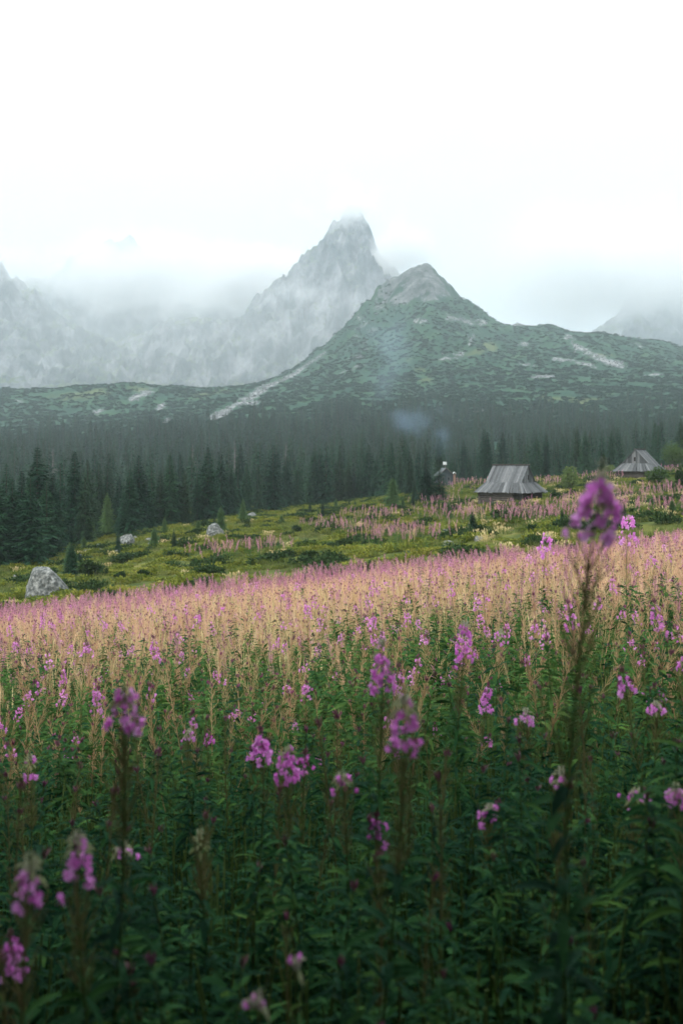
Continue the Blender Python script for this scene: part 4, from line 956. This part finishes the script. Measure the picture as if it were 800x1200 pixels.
# ------------------------------------------------------------------ air: clouds, smoke, haze
def vol_mat(name, dens, col, nscale, lo, hi, edge=1.0, aniso=0., detail=6):
    m = bpy.data.materials.new(name); m.use_nodes = True; nt = m.node_tree; nt.nodes.clear(); L = nt.links.new
    tc = N(nt, 'ShaderNodeTexCoord'); ln = N(nt, 'ShaderNodeVectorMath', operation='LENGTH'); L(tc.outputs['Object'], ln.inputs[0])
    fo = N(nt, 'ShaderNodeMapRange', interpolation_type='SMOOTHSTEP', ins={1: 1., 2: 1 - edge, 3: 0., 4: 1.}); L(ln.outputs['Value'], fo.inputs[0])
    ge = N(nt, 'ShaderNodeNewGeometry'); no = N(nt, 'ShaderNodeTexNoise', ins={'Scale': nscale, 'Detail': detail, 'Roughness': .64}); L(ge.outputs['Position'], no.inputs['Vector'])
    # noise pushes the soft edge in and out
    ad = N(nt, 'ShaderNodeMath', operation='MULTIPLY_ADD', ins={1: .30}); L(fo.outputs[0], ad.inputs[0]); L(no.outputs['Fac'], ad.inputs[2])
    mr = N(nt, 'ShaderNodeMapRange', interpolation_type='SMOOTHSTEP', ins={1: lo, 2: hi, 3: 0., 4: dens}); L(ad.outputs[0], mr.inputs[0])
    mu = N(nt, 'ShaderNodeMath', operation='MULTIPLY'); L(mr.outputs[0], mu.inputs[0]); L(fo.outputs[0], mu.inputs[1])
    pv = N(nt, 'ShaderNodeVolumePrincipled', ins={'Color': (*col, 1), 'Anisotropy': aniso}); L(mu.outputs[0], pv.inputs['Density'])
    o = N(nt, 'ShaderNodeOutputMaterial'); L(pv.outputs[0], o.inputs['Volume']); return m
SV, ST = ico(3)
def cloud(name, label, px, py, d, rx, ry, rd, dens, nscale, lo=.62, hi=1.0, col=(.995, .998, .998), edge=1.):
    k = d / F; me = make_mesh(name, SV, None, ST, [vol_mat(name, dens, col, nscale, lo, hi, edge)], None, True)
    o = obj(name, me, None, ((px - 400) * k, d, (HZ - py) * k), 0, (rx * k, rd, ry * k)); tag(o, label, None, None, 'stuff'); return o
C_ = 'cloud'
cloud(C_, 'cloud filling the basin in front of the far crest at left', 150, 322, 2950, 300, 95, 360, .020, .0050, .60, .86)
cloud(C_, 'white cloud bank between the left crest and the pyramid peak', 285, 335, 2800, 130, 85, 300, .040, .0065, .58, .82)
cloud(C_, 'cloud cap dissolving the top of the pyramid peak', 405, 238, 2240, 110, 70, 130, .036, .012, .64, .86)
cloud(C_, 'white cloud hanging behind the right shoulder of the pyramid peak', 468, 292, 2170, 84, 60, 130, .034, .013, .58, .82)
cloud(C_, 'thin wisp across the left flank of the pyramid peak', 345, 342, 2060, 90, 34, 100, .011, .016, .66, .88)
cloud(C_, 'thin cloud over the top of the left mountain', 10, 312, 2130, 130, 60, 130, .017, .010, .64, .88)
cloud(C_, 'cloud over the far peak at right', 710, 318, 2950, 260, 115, 360, .015, .0045, .46, .80)
cloud(C_, 'thin cloud drifting across the cliffs at left', 190, 360, 2080, 210, 50, 110, .010, .010, .66, .92)
cloud(C_, 'thin veil of mist in the basin below the peaks', 200, 370, 1800, 520, 150, 190, .0016, .0035, .25, .80)
cloud('smoke', 'thick blue wood smoke hanging over the spruces behind the cottage', 484, 493, 185, 80, 46, 7, .05, .15, .60, .88, (.50, .72, 1.0))
cloud('smoke', 'faint blue smoke drifting up in front of the mountain shoulder', 450, 415, 200, 60, 110, 8, .05, .10, .58, .90, (.55, .72, .90))
cloud('smoke', 'thin smoke rising from the cottage flue', 517, 514, 163, 24, 46, 3, .07, .35, .58, .86, (.50, .72, 1.0))

hz = bpy.data.materials.new('haze'); hz.use_nodes = True; nt = hz.node_tree; nt.nodes.clear()
pv = N(nt, 'ShaderNodeVolumePrincipled', ins={'Color': (.83, .935, 1.0, 1), 'Density': .00023, 'Anisotropy': .2}); o = N(nt, 'ShaderNodeOutputMaterial'); nt.links.new(pv.outputs[0], o.inputs['Volume'])
g = G(); box(g, (0, 4150, 620), (17000, 8600, 1900)); hb = obj('haze', g.mesh('haze', [hz])); tag(hb, 'pale haze that fades the far mountains', None, None, 'stuff')

# ------------------------------------------------------------------ sky, sun, camera
W = bpy.data.worlds.new('World'); scene.world = W; W.use_nodes = True; nt = W.node_tree; nt.nodes.clear(); L = nt.links.new
SUN_EL, SUN_AZ = R_(48), R_(-135)      # azimuth from the view direction, to the left
sky = N(nt, 'ShaderNodeTexSky'); sky.sky_type = 'NISHITA'; sky.sun_disc = False; sky.sun_elevation = SUN_EL; sky.sun_rotation = SUN_AZ; sky.altitude = 1500
b1 = N(nt, 'ShaderNodeBackground', ins={'Strength': .08}); L(sky.outputs[0], b1.inputs[0])
tc = N(nt, 'ShaderNodeTexCoord'); se = N(nt, 'ShaderNodeSeparateXYZ'); L(tc.outputs['Generated'], se.inputs[0])
no = N(nt, 'ShaderNodeTexNoise', ins={'Scale': 2.2, 'Detail': 6, 'Roughness': .55}); mp = N(nt, 'ShaderNodeMapping', ins={'Scale': (1, 1, 2.2)}); L(tc.outputs['Generated'], mp.inputs[0]); L(mp.outputs[0], no.inputs['Vector'])
zr_ = N(nt, 'ShaderNodeMapRange', interpolation_type='SMOOTHSTEP', ins={1: .36, 2: 1.0, 3: .82, 4: 2.2}); L(se.outputs['Z'], zr_.inputs[0])
nm = N(nt, 'ShaderNodeMapRange', ins={1: .3, 2: .7, 3: .90, 4: 1.08}); L(no.outputs['Fac'], nm.inputs[0])
mu = N(nt, 'ShaderNodeMath', operation='MULTIPLY'); L(zr_.outputs[0], mu.inputs[0]); L(nm.outputs[0], mu.inputs[1])
b2 = N(nt, 'ShaderNodeBackground', ins={'Color': (.975, .995, 1.0, 1)}); L(mu.outputs[0], b2.inputs['Strength'])
mx = N(nt, 'ShaderNodeMixShader', ins={0: .93}); L(b1.outputs[0], mx.inputs[1]); L(b2.outputs[0], mx.inputs[2])
o = N(nt, 'ShaderNodeOutputWorld'); L(mx.outputs[0], o.inputs['Surface'])
sd = bpy.data.lights.new('sun', 'SUN'); sd.energy = 1.5; sd.angle = R_(14); sd.color = (1, .96, .9)
so = bpy.data.objects.new('sun', sd); COL.objects.link(so)
dv = Vector((math.sin(SUN_AZ) * math.cos(SUN_EL), math.cos(SUN_AZ) * math.cos(SUN_EL), math.sin(SUN_EL))); so.rotation_euler = dv.to_track_quat('Z', 'Y').to_euler()
cd = bpy.data.cameras.new('camera'); cam = bpy.data.objects.new('camera', cd); COL.objects.link(cam); scene.camera = cam
cd.sensor_fit = 'VERTICAL'; cd.sensor_height = 36; cd.sensor_width = 24; cd.lens = 36 * F / 1200; cd.shift_y = -60 / 1200
cam.location = (0, 0, 0); cam.rotation_euler = (R_(90), 0, 0); cd.clip_start = .05; cd.clip_end = 20000
cd.dof.use_dof = True; cd.dof.focus_distance = 12.; cd.dof.aperture_fstop = 2.8; cd.dof.aperture_blades = 9
vs_ = scene.view_settings; vs_.view_transform = 'Standard'; vs_.look = 'None'; vs_.exposure = .55; vs_.gamma = 1.
cy_ = scene.cycles; cy_.volume_step_rate = .7; cy_.volume_preview_step_rate = .7; cy_.volume_max_steps = 96; cy_.volume_bounces = 5; cy_.max_bounces = 8; cy_.diffuse_bounces = 3; cy_.transmission_bounces = 3; cy_.transparent_max_bounces = 8
cy_.use_denoising = True; cy_.use_adaptive_sampling = True; cy_.adaptive_threshold = .02; cy_.sample_clamp_indirect = 6
